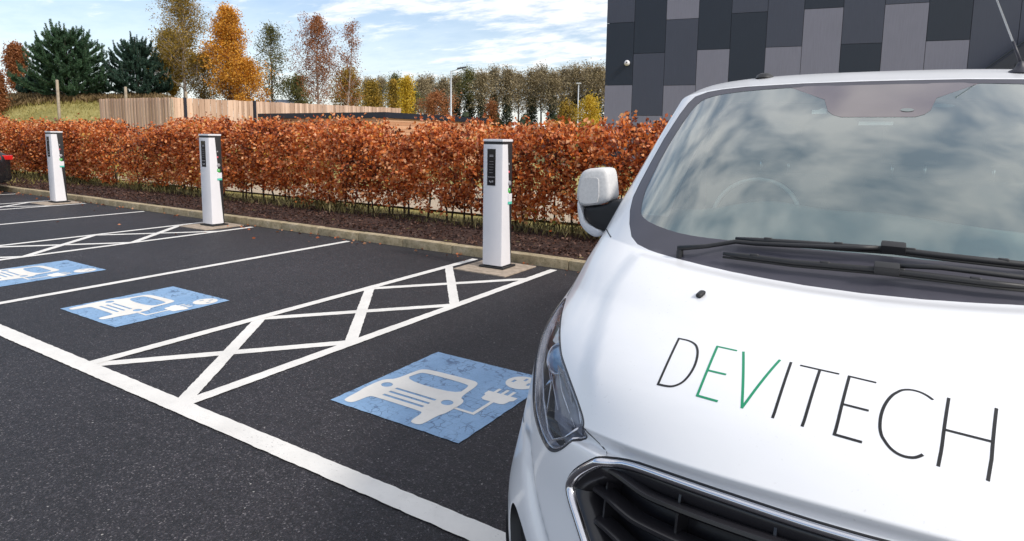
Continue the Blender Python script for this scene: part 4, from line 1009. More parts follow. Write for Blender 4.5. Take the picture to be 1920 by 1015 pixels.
# ---- triangulate the whole skin once, with every outline as a constraint
SX, SY = 1.0, .27
def todom(p): return [Vector((float(q[1]*SX), float(q[0]*SY))) for q in p]
loops = {'go': G_OUT, 'gi': G_IN, 'gr': GR, 'hlL': HL, 'hlR': HL*[1, -1], 'fogL': FOG, 'fogR': FOG*[1, -1]}
verts = []; edges = []
def addline(p, closed=True):
    k = len(verts); verts.extend(todom(p)); n = len(p)
    edges.extend([(k+i, k+(i+1) % n) for i in range(n if closed else n-1)])
for L_ in loops.values(): addline(L_)
if len(ARC) > 2: addline(ARC, False); addline(ARC*[1, -1], False)
vb = np.concatenate([np.linspace(0, 9.6, 230), np.linspace(9.75, 13, 24)])
VB = vb
bl = [(v, -1.) for v in vb]+[(13, w) for w in np.linspace(-1, 1, 70)[1:-1]]+[(v, 1.) for v in vb[::-1]]+[(0, w) for w in np.linspace(1, -1, 110)[1:-1]]
addline(bl)
W7 = [(7., w) for w in np.linspace(-1, 1, 90)]; W9 = [(9., w) for w in np.linspace(-1, 1, 90)]
allc = np.array([[q.x, q.y] for q in verts])
gw = np.linspace(-1, 1, 112)[1:-1]; cand = []
for j, v in enumerate(vb[1:-1]):
    for w in gw: cand.append((w*SX, v*SY))
cand = np.array(cand); keep = np.ones(len(cand), bool)
for i in range(0, len(cand), 2000):
    d = np.abs(cand[i:i+2000, None, :]-allc[None]); keep[i:i+2000] = (np.hypot(d[..., 0], d[..., 1]).min(1) > .0075)
verts += [Vector(map(float, c)) for c in cand[keep]]
tv, te, tf, *_ = delaunay_2d_cdt(verts, edges, [], 0, 1e-7)
TV = np.array([[p.y/SY, p.x/SX] for p in tv]); TF = np.array(tf); CEN = TV[TF].mean(1)
def inpoly(p, poly):
    c = np.zeros(len(p), bool); n = len(poly); j = n-1
    for i in range(n):
        yi, xi = poly[i]; yj, xj = poly[j]
        if yi != yj:
            t = ((yi > p[:, 0]) != (yj > p[:, 0])) & (p[:, 1] < (xj-xi)*(p[:, 0]-yi)/(yj-yi)+xi); c ^= t
        j = i
    return c
reg = {k: inpoly(CEN, L_) for k, L_ in loops.items()}
P0 = surf(TV[:, 0].clip(0, 13), TV[:, 1].clip(-1, 1)); N0 = nrm(TV[:, 0].clip(0, 13), TV[:, 1].clip(-1, 1))
if N0[np.argmin(np.abs(TV[:, 0]-11)+np.abs(TV[:, 1])), 2] < 0: N0 = -N0
# outward normal sign for surf offsets
SGN = 1. if nrm([11.], [0.])[0][2] > 0 else -1.
cy_ = P0[TF].mean(1)
arch = ((cy_[:, 1]-AY)**2+(cy_[:, 2]-AZ)**2 < AR**2) & (np.abs(cy_[:, 0]) > .55) & (CEN[:, 0] < 4)
def on(v, w, off): return surf(v, w, off*SGN)
def nout(v, w): return nrm(v, w)*SGN
# analytic shading normals, including the styling
def shade_normals(V_, W_):
    e = 4e-3; v0 = np.clip(V_-e, 0, 13); v1 = np.clip(V_+e, 0, 13)
    for k in (7.,):
        v0 = np.where((V_ >= k) & (v0 < k), k, v0); v1 = np.where((V_ < k) & (v1 > k), k-1e-4, v1)
    w0 = np.clip(W_-e, -1, 1); w1 = np.clip(W_+e, -1, 1)
    N = np.cross(surf(V_, w1)-surf(V_, w0), surf(v1, W_)-surf(v0, W_)); N /= np.linalg.norm(N, axis=1, keepdims=True).clip(1e-9); return N*SGN
NS = shade_normals(TV[:, 0].clip(0, 13), TV[:, 1].clip(-1, 1))
def part(name, mask, mat, off=0., parent=None, normals=True, flip=False):
    fs = TF[mask]; ids, invx = np.unique(fs, return_inverse=True); fs = invx.reshape(fs.shape)
    P = P0[ids]+N0[ids]*off; n = NS[ids]
    # orient faces outwards
    a = P[fs[:, 1]]-P[fs[:, 0]]; b_ = P[fs[:, 2]]-P[fs[:, 0]]; c = np.cross(a, b_); bad = (c*n[fs[:, 0]]).sum(1) < 0
    fs = fs.copy(); fs[bad] = fs[bad][:, ::-1]
    return obj(name, P, fs, mat, parent or van, True, n if normals else None), ids, fs
body_m = ~(reg['go'] | reg['gr'] | reg['hlL'] | reg['hlR'] | reg['fogL'] | reg['fogR'] | arch)
body, _, _ = part('body', body_m, 'van')
ws, _, _ = part('windscreen', reg['gi'], 'glass', -.002)
part('windscreen_border', reg['go'] & ~reg['gi'], 'frit', -.001)
# sensor shroud behind the glass, top centre
shr = np.array([(8.95, -.35), (8.95, -.30), (8.738, -.162), (8.58, -.142), (8.53, -.125), (8.50, -.10), (8.50, .10), (8.53, .125), (8.58, .142), (8.738, .162), (8.95, .30), (8.95, .35)])
def patch(name, loop, off, mat, parent=None, step=.02, th=None):
    """a piece of skin inside a (v,w) loop, offset along the normal, optionally with thickness"""
    vs = todom(loop); n = len(vs); ed = [(i, (i+1) % n) for i in range(n)]; a = np.array([[q.x, q.y] for q in vs]); lo = a.min(0); hi = a.max(0)
    g = np.array([(x, y) for x in np.arange(lo[0], hi[0], step) for y in np.arange(lo[1], hi[1], step)])
    if len(g):
        ins = inpoly(g[:, ::-1]/[SY, SX]*1., np.array(loop)); d = np.hypot(*(g[:, None]-a[None]).transpose(2, 0, 1)).min(1); g = g[ins & (d > step*.4)]
        vs += [Vector(map(float, q)) for q in g]
    v, e, f, *_ = delaunay_2d_cdt(vs, ed, [], 0, 1e-7); T = np.array([[p.y/SY, p.x/SX] for p in v]); f = np.array(f)
    f = f[inpoly(T[f].mean(1), np.array(loop))]
    P = on(T[:, 0], T[:, 1], off); Nn = nout(T[:, 0], T[:, 1])
    c = np.cross(P[f[:, 1]]-P[f[:, 0]], P[f[:, 2]]-P[f[:, 0]]); bad = (c*Nn[f[:, 0]]).sum(1) < 0; f[bad] = f[bad][:, ::-1]
    if th:
        k = len(P); Pb = P-Nn*th; vsA = np.concatenate([P, Pb]); fs = [tuple(q) for q in f]+[tuple((q+k)[::-1]) for q in f]
        eg = {}
        for q in f:
            for i in range(3): eg[(q[i], q[(i+1) % 3])] = 1
        for (a_, b_) in eg:
            if (b_, a_) not in eg: fs.append((b_, a_, a_+k, b_+k))
        o = obj(name, vsA, fs, mat, parent or van, True); return autosmooth(o, 50)
    return obj(name, P, f, mat, parent or van, True, Nn)
patch('sensor_shroud', shr, -.0012, 'shroud', ws)
# ---- ribbons lying on the skin (seals, gaps, lettering)
def ribbon(mb, pts, width, off, samples=24, ext=0.):
    """pts: list of (v,w); draws a flat strip of constant width on the skin"""
    p = np.array(pts, float); seg = np.linalg.norm(np.diff(p*[SY, SX], axis=0), axis=1); cum = np.concatenate([[0], np.cumsum(seg)]); n = max(2, samples)
    t = np.linspace(0, cum[-1], n); v = np.interp(t, cum, p[:, 0]); w = np.interp(t, cum, p[:, 1])
    P = on(v, w, off); Nn = nout(v, w); T = np.gradient(P, axis=0); T /= np.linalg.norm(T, axis=1, keepdims=True).clip(1e-9)
    B = np.cross(Nn, T); B /= np.linalg.norm(B, axis=1, keepdims=True)
    P = P.copy(); P[0] -= T[0]*ext; P[-1] += T[-1]*ext
    wd_ = np.asarray(width if hasattr(width, '__len__') else [width]*n)
    if len(wd_) != n: wd_ = np.interp(np.linspace(0, 1, n), np.linspace(0, 1, len(wd_)), wd_)
    A = P+B*wd_[:, None]/2; D_ = P-B*wd_[:, None]/2
    mb.add(list(A)+list(D_), [(i, n+i, n+i+1, i+1) for i in range(n-1)])
LETTERS = [('ink', [[(5.5971, -.1734), (5.0123, -.1574)], [(5.0123, -.1574), (5.0137, -.145), (5.025, -.136), (5.0694, -.1275), (5.12, -.1235), (5.1895, -.1215), (5.28, -.1220), (5.3722, -.1256), (5.45, -.1305), (5.5113, -.136), (5.56, -.1425), (5.5881, -.1505), (5.6, -.1593), (5.5971, -.1734)]]),
 ('green', [[(5.6019, -.091), (5.605, -.1151)], [(5.605, -.1151), (4.9961, -.1032)], [(4.9961, -.1032), (4.9836, -.0813)], [(5.2747, -.1034), (5.2716, -.0839)]]),
 ('green', [[(5.6005, -.0824), (4.9771, -.0572)], [(4.9771, -.0572), (5.5864, -.0451)]]),
 ('ink', [[(5.5834, -.0354), (4.938, -.0332)]]),
 ('ink', [[(5.5705, -.0271), (5.5504, -.0051)], [(5.5601, -.0145), (4.9155, -.0156)]]),
 ('ink', [[(5.5246, .006), (5.5437, -.0011)], [(5.5437, -.0011), (4.8956, -.0029)], [(4.8956, -.0029), (4.8765, .0016)], [(5.2134, -.0017), (5.1996, .0028)]]),
 ('ink', [[(5.4428, .0361), (5.478, .0335), (5.5031, .0297), (5.5120, .0255), (5.5056, .022), (5.4880, .0187), (5.4567, .0162), (5.4140, .0133), (5.3587, .011), (5.295, .0091), (5.2243, .0077), (5.15, .0069), (5.0653, .0067), (5.01, .0073), (4.9615, .0084), (4.91, .0098), (4.8723, .0113), (4.84, .0136), (4.8234, .0162), (4.822, .0188), (4.8301, .0215), (4.8540, .0237), (4.8795, .0253)]]),
 ('ink', [[(5.4826, .0481), (4.8083, .0341)], [(5.4544, .0821), (4.7729, .0635)], [(5.162, .0383), (5.1369, .0678)]])]
for mt, strokes in LETTERS:
    mb = MB()
    for k, st_ in enumerate(strokes):
        q = vw(st_); c_ = len(q) > 3
        if c_: q = np.array(chaikin([tuple(c) for c in q], 2, False))
        ribbon(mb, q, .0056, .0005+.0001*(k % 4), 60 if c_ else 10, .0022)
    mb.build('letter', mt, van)
# ---- panel gaps
for sg in (-1, 1):
    mb = MB(); ribbon(mb, vw([(4.165, -.2905), (4.06, -.268), (3.95, -.2415)])*[1, sg], .003, .0008, 20)
    mb.build('bonnet_gap', 'gap', van)
for sg in (-1, 1):
    mb = MB(); ribbon(mb, vw([(5.735, -.68), (6.0, -.722), (6.4, -.75), (6.9, -.76)])*[1, sg], .0045, .0008, 40)
    ribbon(mb, vw([(7.0, -.57), (7.05, -.68), (7.07, -.80)])*[1, sg], .0045, .0008, 16)
    ribbon(mb, vw([(3.35, -.62), (3.30, -.72), (3.1, -.85), (2.95, -.97)])*[1, sg], .0045, .0008, 30)
    mb.build('wing_gap', 'gap', van)
# ---- grille: bright frame, black recess, blades
TO = GR
def loft_loop(name, loop, prof, mat, closed=True, parent=None):
    """sweep a small cross-section (list of (inward, out) metres) round a loop on the skin"""
    loop = np.array(loop); P = on(loop[:, 0], loop[:, 1], 0); Nn = nout(loop[:, 0], loop[:, 1])
    if closed: T = np.roll(P, -1, 0)-np.roll(P, 1, 0)
    else: T = np.gradient(P, axis=0)
    T /= np.linalg.norm(T, axis=1, keepdims=True); cen = P.mean(0); B = np.cross(Nn, T)
    if ((cen-P)*B).sum() < 0: B = -B
    B /= np.linalg.norm(B, axis=1, keepdims=True)
    n = len(P); m = len(prof); V_ = []
    for i in range(n):
        for (a, b_) in prof: V_.append(P[i]+B[i]*a+Nn[i]*b_)
    fs = []
    for i in range(n if closed else n-1):
        for k in range(m-1):
            j = (i+1) % n; fs.append((i*m+k, i*m+k+1, j*m+k+1, j*m+k))
    o = obj(name, V_, fs, mat, parent or van, True); return autosmooth(o, 60)
def densify(loop, step=.01):
    out = []; n = len(loop)
    for i in range(n):
        a, b_ = np.array(loop[i]), np.array(loop[(i+1) % n]); k = max(1, int(np.linalg.norm((b_-a)*[SY, SX])/step))
        for j in range(k): out.append(a+(b_-a)*j/k)
    return np.array(out)
GRd = densify(cham(GR, 1), .012)
grl = empty('grille'); grl.parent = van
loft_loop('grille_seal', GRd, [(-.001, -.004), (.0005, -.001), (.003, -.001), (.0035, -.03)], 'black', parent=grl)
loft_loop('chrome_frame', GRd, [(.0035, -.02), (.0035, -.002), (.006, .005), (.011, .0075), (.017, .006), (.021, .001), (.022, -.008), (.023, -.03)], 'chrome', parent=grl)
loft_loop('inner_frame', GRd, [(.0225, -.012), (.030, -.014), (.044, -.030), (.050, -.075)], 'grille', parent=grl)
f_, ids, fs_ = part('recess', reg['gr'], 'grille', -.085, parent=grl, normals=False)
# blades follow the bow of the nose and kink upward towards the corner
def blade(vc, wend, kink, name='blade'):
    ws_ = np.linspace(-wend, wend, 61); a = np.abs(ws_)
    vc_ = vc+kink*sstep(wend*.74, wend, a)
    prof = [(-.10, -.062), (-.04, -.028), (-.01, -.020), (.03, -.020), (.055, -.026), (.075, -.060)]
    V_ = []; m = len(prof)
    for i in range(61):
        for (dv, of) in prof: V_.append(on([vc_[i]+dv], [ws_[i]], of)[0])
    fs = [(i*m+k, i*m+k+1, (i+1)*m+k+1, (i+1)*m+k) for i in range(60) for k in range(m-1)]
    o = obj(name, V_, fs, 'grille', grl, True); return autosmooth(o, 45)
w_ = lambda v, s: float(abs(s2w(np.array([v]), np.array([s]))[0]))
for vc, s_, kk in ((3.66, .243, .10), (3.31, .272, .12), (2.96, .262, .10), (2.64, .22, .06), (2.42, .17, .03)):
    blade(vc, w_(vc, s_), kk)
for w in (-.36, -.22, -.08, .08, .22, .36):
    mb = MB()
    for v0_, v1_ in ((2.5, 3.85),):
        v = np.linspace(v0_, v1_, 14); A = on(v, np.full(14, w-.002), -.040); B_ = on(v, np.full(14, w+.002), -.040); A2 = on(v, np.full(14, w-.002), -.084); B2 = on(v, np.full(14, w+.002), -.084)
        k = len(v); mb.add(list(A)+list(B_)+list(A2)+list(B2), [(i, i+1, k+i+1, k+i) for i in range(k-1)]+[(i, 2*k+i, 2*k+i+1, i+1) for i in range(k-1)]+[(k+i, k+i+1, 3*k+i+1, 3*k+i) for i in range(k-1)])
    mb.build('grille_rib', 'grille', grl)
# oval badge boss at the middle of the grille top (outside the photo, no emblem)
# ---- lower intake and number plate below the frame edge
low = cham(np.array([(1.75, -.62), (1.75, .62), (1.2, .60), (1.05, .5), (1.05, -.5), (1.2, -.60)]), 1)
patch('lower_intake', low, .004, 'black', None, .03, .01)
# ---- headlamps
def headlamp(sg):
    h = empty('headlight'); h.parent = van; rg = reg['hlL'] if sg < 0 else reg['hlR']
    part('lens', rg, 'lens', .002, parent=h)
    # housing bowl: offset grows away from the outline
    fs = TF[rg]; ids, iv = np.unique(fs, return_inverse=True); fs = iv.reshape(fs.shape); T = TV[ids]; lp = densify(HL*[1, sg], .01)
    dist = np.hypot(*((T[:, None]-lp[None])*[SY, SX]).transpose(2, 0, 1)).min(1); dep = .012+.055*sstep(0, .05, dist)
    dep = np.where(dist < .001, .004, dep); Pn = P0[ids]-N0[ids]*dep[:, None]
    obj('housing', Pn, fs, 'hlhouse', h, True)
    hd = densify(HL*[1, sg], .012)
    loft_loop('seal', hd, [(-.0015, -.004), (-.0005, .0012), (.0045, .0006), (.006, -.012)], 'gap', parent=h)
    loft_loop('bezel', hd, [(.0075, -.004), (.010, -.006), (.0125, -.006), (.014, -.028)], 'silver', parent=h)
    # dark thick lower corner rim seen through the lens
    def pt(v, s, off): return on([v], s2w(np.array([v]), np.array([s*(-sg) if s > 0 else -s*sg*-1])) if False else [sg*w_(v, s)], -off)[0]
    c = pt(4.93, .480, .026); nn_ = nout([4.93], [sg*w_(4.93, .47)])[0]; fwd = np.array([0, -1., .12]); fwd /= np.linalg.norm(fwd)
    ax = nn_*.45+fwd*.55; ax /= np.linalg.norm(ax)
    def disc(mb, cc, prof, seg=28):
        u = np.cross(ax, [0, 0, 1.]); u /= np.linalg.norm(u); v_ = np.cross(ax, u); m = len(prof); V_ = [cc+ax*hh+(u*math.cos(2*math.pi*k/seg)+v_*math.sin(2*math.pi*k/seg))*r for k in range(seg) for (r, hh) in prof]
        mb.add(V_, [(k*m+i, ((k+1) % seg)*m+i, ((k+1) % seg)*m+i+1, k*m+i+1) for k in range(seg) for i in range(m-1)])
    mb = MB(); disc(mb, c, [(.0, .020), (.016, .018), (.030, .010), (.038, -.002)]); mb.build('projector_lens', 'bluelens', h, True)
    mb = MB(); disc(mb, c, [(.038, -.004), (.041, .008), (.047, .004), (.050, -.02)]); mb.build('projector_ring', 'silver', h, True)
    # reflector fins above and below, made as slanting facets
    def fin(name, quad, mat):
        mb = MB(); q = [pt(*a) for a in quad]; k = len(q); mb.add(q, [tuple(range(k))]); return mb.build(name, mat, h)
    fin('upper_reflector', [(5.30, .555, .010), (5.10, .555, .014), (5.06, .455, .014), (5.16, .465, .008)], 'whitetrim')
    fin('upper_reflector', [(5.62, .66, .006), (5.36, .63, .012), (5.32, .545, .012), (5.44, .56, .006)], 'silver')
    fin('dark_cell', [(5.34, .62, .011), (5.29, .62, .011), (5.26, .53, .011), (5.32, .54, .011)], 'gap')
    fin('lower_reflector', [(4.83, .47, .020), (4.78, .40, .018), (4.35, .345, .016), (4.42, .37, .030)], 'silver')
    fin('lower_reflector', [(4.70, .50, .035), (4.42, .37, .030), (3.95, .36, .020), (3.98, .45, .035)], 'hlhouse')
    fin('marker_cell', [(4.46, .345, .012), (4.30, .312, .010), (4.02, .328, .010), (4.12, .37, .012)], 'hlhouse')
    # thin light guides
    mb = MB()
    def gl(ps, r=.0022): 
        q = [pt(*a) for a in ps]; mb.tube(q, r, 6)
    gl([(5.2, .60, .006), (4.7, .555, .006), (4.2, .475, .006), (3.82, .418, .006), (3.76, .392, .006), (3.90, .350, .006), (4.14, .316, .006)], .0030)
    gl([(4.80, .44, .010), (4.5, .395, .010), (4.10, .345, .010)], .0022)
    gl([(4.75, .52, .012), (4.5, .46, .012), (4.0, .455, .012)], .0016)
    gl([(5.0, .575, .008), (4.55, .455, .012), (4.2, .40, .012)], .0014)
    mb.build('light_guide', 'silver', h, True)
    mb = MB(); q = [pt(*a) for a in ((4.9, .40, .006), (4.6, .345, .006), (4.35, .315, .006), (4.2, .305, .006))]; mb.tube(q, .0026, 6); mb.build('chrome_strip', 'chrome', h, True)
for sg in (-1, 1): headlamp(sg)
# ---- fog lamp recesses
for sg, key in ((-1, 'fogL'), (1, 'fogR')):
    fg = empty('fog_lamp_recess'); fg.parent = van
    part('bezel', reg[key], 'black', -.03, parent=fg, normals=False)
    loft_loop('rim', densify((FOG*[1, sg]), .012), [(0, 0), (.002, -.004), (.004, -.032)], 'black', parent=fg)
    c = on([1.55], [sg*w_(1.55, .44)], -.022)[0]
    MB().lathe([(0, -.012), (.03, -.010), (.042, -.004), (.044, .01)], 20, 'y', tuple(c)).build('fog_lamp', 'silver', fg, True)
# ---- bonnet details
c = on([6.3316], [-w_(6.3316, .1667)], .004)[0]
m = MB().box((-.0085, -.016, -.004), (.0085, .016, .008), .0075); o = m.build('washer_nozzle', 'black', van, True); o.location = c; o.rotation_euler = (.25, 0, -.25)
o2 = o.copy(); COL.objects.link(o2); c = on([6.3316], [w_(6.3316, .1667)], .004)[0]; o2.location = c; o2.rotation_euler = (.25, 0, .25)
# ---- wipers
def wiper(pts, arm, clampi, lb=None):
    w = empty('wiper'); w.parent = van
    P = [on([v], [math.copysign(w_(v, s), s)], of)[0] for v, s, of in pts]
    mb = MB(); mb.tube(P, [.005]+[.0085]*(len(P)-2)+[.005], 8); mb.build('blade_holder', 'black', w, True)
    mb = MB(); mb.tube([p-np.array([0, .004, .010]) for p in P], .0035, 6); mb.build('blade_rubber', 'rubber', w, True)
    A = [on([v], [math.copysign(w_(v, s), s)], of)[0] for v, s, of in arm]
    mb = MB(); mb.tube(A, [.009]+[.007]*(len(A)-2)+[.006], 8); mb.build('arm', 'black', w, True)
    c = P[clampi]; d = P[clampi+1]-P[clampi-1]; a = math.atan2(d[1], d[0])
    mb = MB(); mb.box((-.030, -.015, -.012), (.030, .013, .017), .007); o = mb.build('clip', 'black', w, True); o.location = c+np.array([0, 0, .003]); o.rotation_euler = (.45, -math.atan2(d[2], math.hypot(d[0], d[1])), a); autosmooth(o, 40)
    # spring strip lugs
    for t in (.18, .38, .62, .82):
        mb = MB()
        i = t*(len(P)-1); k = int(i); q = P[k]+(P[k+1]-P[k])*(i-k); mb.box(tuple(q-[.012, .006, .002]), tuple(q+[.012, .006, .011]), .004); mb.build('lug', 'black', w, True)
wiper([(7.205, -.1117, .022), (7.215, -.08, .022), (7.235, -.03, .024), (7.245, -.0008, .026), (7.245, .006, .028), (7.225, .0367, .028), (7.195, .1107, .026), (7.18, .24, .024)],
      [(7.045, -.2161, .022), (7.10, -.155, .026), (7.185, -.11, .020), (7.19, -.08, .022), (7.205, -.03, .030), (7.222, -.001, .036), (7.235, .0015, .036)], 4)
wiper([(7.075, -.1184, .024), (7.08, -.09, .026), (7.09, -.03, .028), (7.10, -.004, .030), (7.10, .0035, .032), (7.09, .02, .032), (7.065, .07, .032), (7.045, .13, .03)],
      [(7.03, .345, .024), (7.06, .22, .030), (7.10, .10, .036), (7.13, .03, .040), (7.115, .0035, .042)], 4)
for s_ in (-.2161, .345):
    mb = MB(); c = on([7.04 if s_ < 0 else 7.03], [math.copysign(w_(7.1, s_), s_)], .012)[0]; mb.lathe([(0, .014), (.006, .014), (.009, .008), (.011, .0), (.011, -.02)], 16, 'z', tuple(c)); mb.build('wiper_pivot', 'black', van, True)
# ---- aerial, roof pod, sensor windows
c = on([9.6161], [w_(9.6161, .2587)], 0)[0]
aer = empty('aerial'); aer.parent = van
m = MB().lathe([(.040, -.004), (.036, .006), (.020, .014), (.012, .03), (.008, .042), (0, .044)], 20, 'z', tuple(c)); m.build('aerial_base', 'dgrey', aer, True)
tip = at_y(1877, 8, c[1]+2.45) if False else None
a0 = c+np.array([0, 0, .035]); a1 = a0+np.array([-.032, .0, .085]); a2 = a0+np.array([-.145, .06, .40])
MB().tube([a0, a1], [.0062, .0055], 8).build('aerial_spring', 'dgrey', aer, True)
MB().tube([a1, a2-(a2-a1)*.04, a2-(a2-a1)*.035, a2], [.0036, .0028, .0045, .0045], 8).build('mast', 'galv', aer, True)
c = on([10.0145], [-w_(10.0145, .2792)], 0)[0]
o = MB().lathe([(0, .022), (.02, .020), (.035, .012), (.042, -.004)], 20, 'z').build('roof_fixing_cover', 'black', van, True); o.location = c; o.scale = (1, 1.5, 1)
def ell(v, s, rx, ry, off, mat, name):
    cc = on([v], [math.copysign(w_(v, s), s)], off)[0]; nn_ = nout([v], [math.copysign(w_(v, s), s)])[0]; u = np.array([1, 0, 0.]); u -= nn_*(u@nn_); u /= np.linalg.norm(u); v_ = np.cross(nn_, u)
    k = 20; return obj(name, [cc+u*rx*math.cos(6.283*i/k)+v_*ry*math.sin(6.283*i/k) for i in range(k)], [tuple(range(k))], mat, ws)
ell(8.583, .0178, .021, .013, .0005, 'lining', 'rain_sensor'); ell(8.66, .062, .034, .014, -.008, 'lining', 'sticker')
def card(pts, off, mat, name):
    P = [on([v], [math.copysign(w_(v, s), s)], off)[0] for v, s in pts]; return obj(name, P, [tuple(range(len(P)))], mat, ws)
card([(8.50, -.0085), (8.455, -.0085), (8.455, .0075), (8.50, .0075)], -.02, 'whitetrim', 'camera_strip')
card([(8.655, -.072), (8.60, -.071), (8.60, -.046), (8.665, -.047), (8.675, -.055), (8.655, -.060)], -.02, 'whitetrim', 'toll_tag')
# ---- sides: one shell either side, meeting the front skin along its edge
def side_shell(sg):
    q = rowat(VB); edge = [(float(a), float(b_)) for a, b_ in zip(q[:, 2]-2., q[:, 3])]
    yr = edge[-1][0]
    bl_ = edge+[(yr, z) for z in np.linspace(edge[-1][1], .30, 26)[1:]]
    bot = [(yr-(yr-edge[0][0])*i/60, .30+(edge[0][1]-.30)*i/60) for i in range(1, 60)]
    poly = bl_+bot
    ring = lambda cy, cz, r: [(cy+r*math.cos(2*math.pi*i/64), cz+r*math.sin(2*math.pi*i/64)) for i in range(64)]
    door_w = chaikin([(.95, 1.24), (1.15, 1.56), (1.30, 1.72), (1.42, 1.75), (1.93, 1.75), (1.97, 1.70), (1.97, 1.20), (1.90, 1.17), (1.02, 1.17)], 2)
    vs = [Vector(p) for p in poly]; ed = [(i, (i+1) % len(poly)) for i in range(len(poly))]
    arcs = [ring(AY, AZ, AR), ring(AY+2.933, AZ, AR)]
    for L_ in arcs+[door_w]:
        k = len(vs); vs += [Vector(p) for p in L_]; ed += [(k+i, k+(i+1) % len(L_)) for i in range(len(L_))]
    a = np.array([[p.x, p.y] for p in vs]); g = np.array([(y, z) for y in np.arange(-.3, yr, .05) for z in np.arange(.3, 1.9, .04)])
    d = np.hypot(*(g[:, None]-a[None]).transpose(2, 0, 1)).min(1)
    def ip(p, pl): return inpoly(p[:, ::-1], np.array(pl)[:, ::-1])
    g = g[(d > .015) & ip(g, poly)]; vs += [Vector(map(float, p)) for p in g]
    v, e, f, *_ = delaunay_2d_cdt(vs, ed, [], 0, 1e-7); T = np.array([[p.x, p.y] for p in v]); f = np.array(f); cc = T[f].mean(1)
    body_ = ip(cc, poly)
    for cy, cz in ((AY, AZ), (AY+2.933, AZ)): body_ &= (cc[:, 0]-cy)**2+(cc[:, 1]-cz)**2 > AR**2
    win_ = ip(cc, door_w)
    P = np.stack([sg*SWD(T[:, 1]), T[:, 0], T[:, 1]], -1)
    def mk(mask, name, mat):
        fs = f[mask]; ids, iv = np.unique(fs, return_inverse=True); fs = iv.reshape(fs.shape); Q = P[ids]
        c = np.cross(Q[fs[:, 1]]-Q[fs[:, 0]], Q[fs[:, 2]]-Q[fs[:, 0]])[:, 0]*sg < 0; fs[c] = fs[c][:, ::-1]
        return obj(name, Q, fs, mat, van, True)
    mk(body_ & ~win_, 'side_panel', 'van'); mk(win_, 'door_window', 'sideglass')
    # door and panel gaps, handles, side moulding
    mb = MB()
    def gp(pts):
        for (y0, z0), (y1, z1) in zip(pts[:-1], pts[1:]):
            x0 = sg*(float(SWD(z0))+.0012); x1 = sg*(float(SWD(z1))+.0012); dy, dz = y1-y0, z1-z0; L = math.hypot(dy, dz); u, w = -dz/L*.003, dy/L*.003
            k = 8
            for i in range(k):
                a0, a1 = i/k, (i+1)/k; q = [(y0+dy*a0+u, z0+dz*a0+w), (y0+dy*a1+u, z0+dz*a1+w), (y0+dy*a1-u, z0+dz*a1-w), (y0+dy*a0-u, z0+dz*a0-w)]
                mb.quad([(sg*(float(SWD(z_))+.0012), y_, z_) for y_, z_ in q])
    gp([(.62, .42), (.60, .95), (.85, 1.19)]); gp([(.62, .42), (2.03, .42)]); gp([(2.03, .42), (2.03, 1.77)]); gp([(3.12, .40), (3.12, 1.77)]); gp([(2.1, .40), (3.12, .40)])
    mb.build('door_gap', 'gap', van)
    m = MB().box((sg*.985-.012, 1.78, 1.00), (sg*.985+.016, 1.96, 1.035), .008); m.build('door_handle', 'van', van, True)
    m = MB().box((sg*.985-.005, -.0+.60, .50), (sg*.985+.012, 2.45, .60), .006); m.build('side_moulding', 'black', van, True)
for sg in (-1, 1): side_shell(sg)
# rear face
ww = np.linspace(-1, 1, 70); top = on(np.full(70, 13.), ww, 0); yr = float(rowat([13.])[0, 2]-2.)
zs_ = np.linspace(rowat([13.])[0, 3], .30, 20)[1:]
ringp = [tuple(p) for p in top]+[(float(SWD(z)), yr, float(z)) for z in zs_]+[(-float(SWD(z)), yr, float(z)) for z in zs_[::-1]]
cx_ = (0., yr+.0, 1.0)
obj('rear_doors', [cx_]+ringp, [(0, i+1, (i+1) % len(ringp)+1) for i in range(len(ringp))], 'van', van)
MB().box((-.97, yr-.02, .34), (.97, yr+.10, .56), .03).build('rear_bumper', 'black', van, True)
for sg in (-1, 1): MB().box((sg*.93-.06, yr-.03, .78), (sg*.93+.035, yr+.02, 1.30), .015).build('tail_light', 'red', van, True)
MB().box((-.004, yr+.001, .58), (.004, yr+.006, 1.86)).build('rear_door_gap', 'gap', van)
MB().box((-.90, .0, .24), (.90, yr-.05, .30)).box((-.50, -.62, .25), (.50, -.001, .29)).build('underfloor', 'black', van)
# wheels and wheel housings
def wheel(x, y):
    w = empty('wheel', (x, y, .343)); w.parent = van; sg = 1 if x > 0 else -1
    MB().lathe([(.21, .10), (.235, .112), (.29, .118), (.325, .108), (.341, .085), (.343, .05), (.343, -.05), (.341, -.085), (.325, -.108), (.29, -.118), (.235, -.112), (.21, -.10)], 48, 'x').build('tyre', 'rubber', w, True)
    m = MB().lathe([(.215, .095*sg), (.20, .088*sg), (.195, .02*sg), (.195, -.09*sg), (.215, -.10*sg)], 40, 'x')
    m.lathe([(0, .072*sg), (.045, .070*sg), (.055, .055*sg), (.06, .03*sg)], 24, 'x')
    for k in range(5):
        a = 2*math.pi*k/5
        for b_ in (-.13, .13):
            m.tube([(sg*.055, .05*math.cos(a+b_), .05*math.sin(a+b_)), (sg*.066, .12*math.cos(a+b_*.8), .12*math.sin(a+b_*.8)), (sg*.075, .20*math.cos(a+b_*.7), .20*math.sin(a+b_*.7))], [.02, .016, .016], 6)
    r_ = m.build('rim', 'silver', w, True); autosmooth(r_, 40)
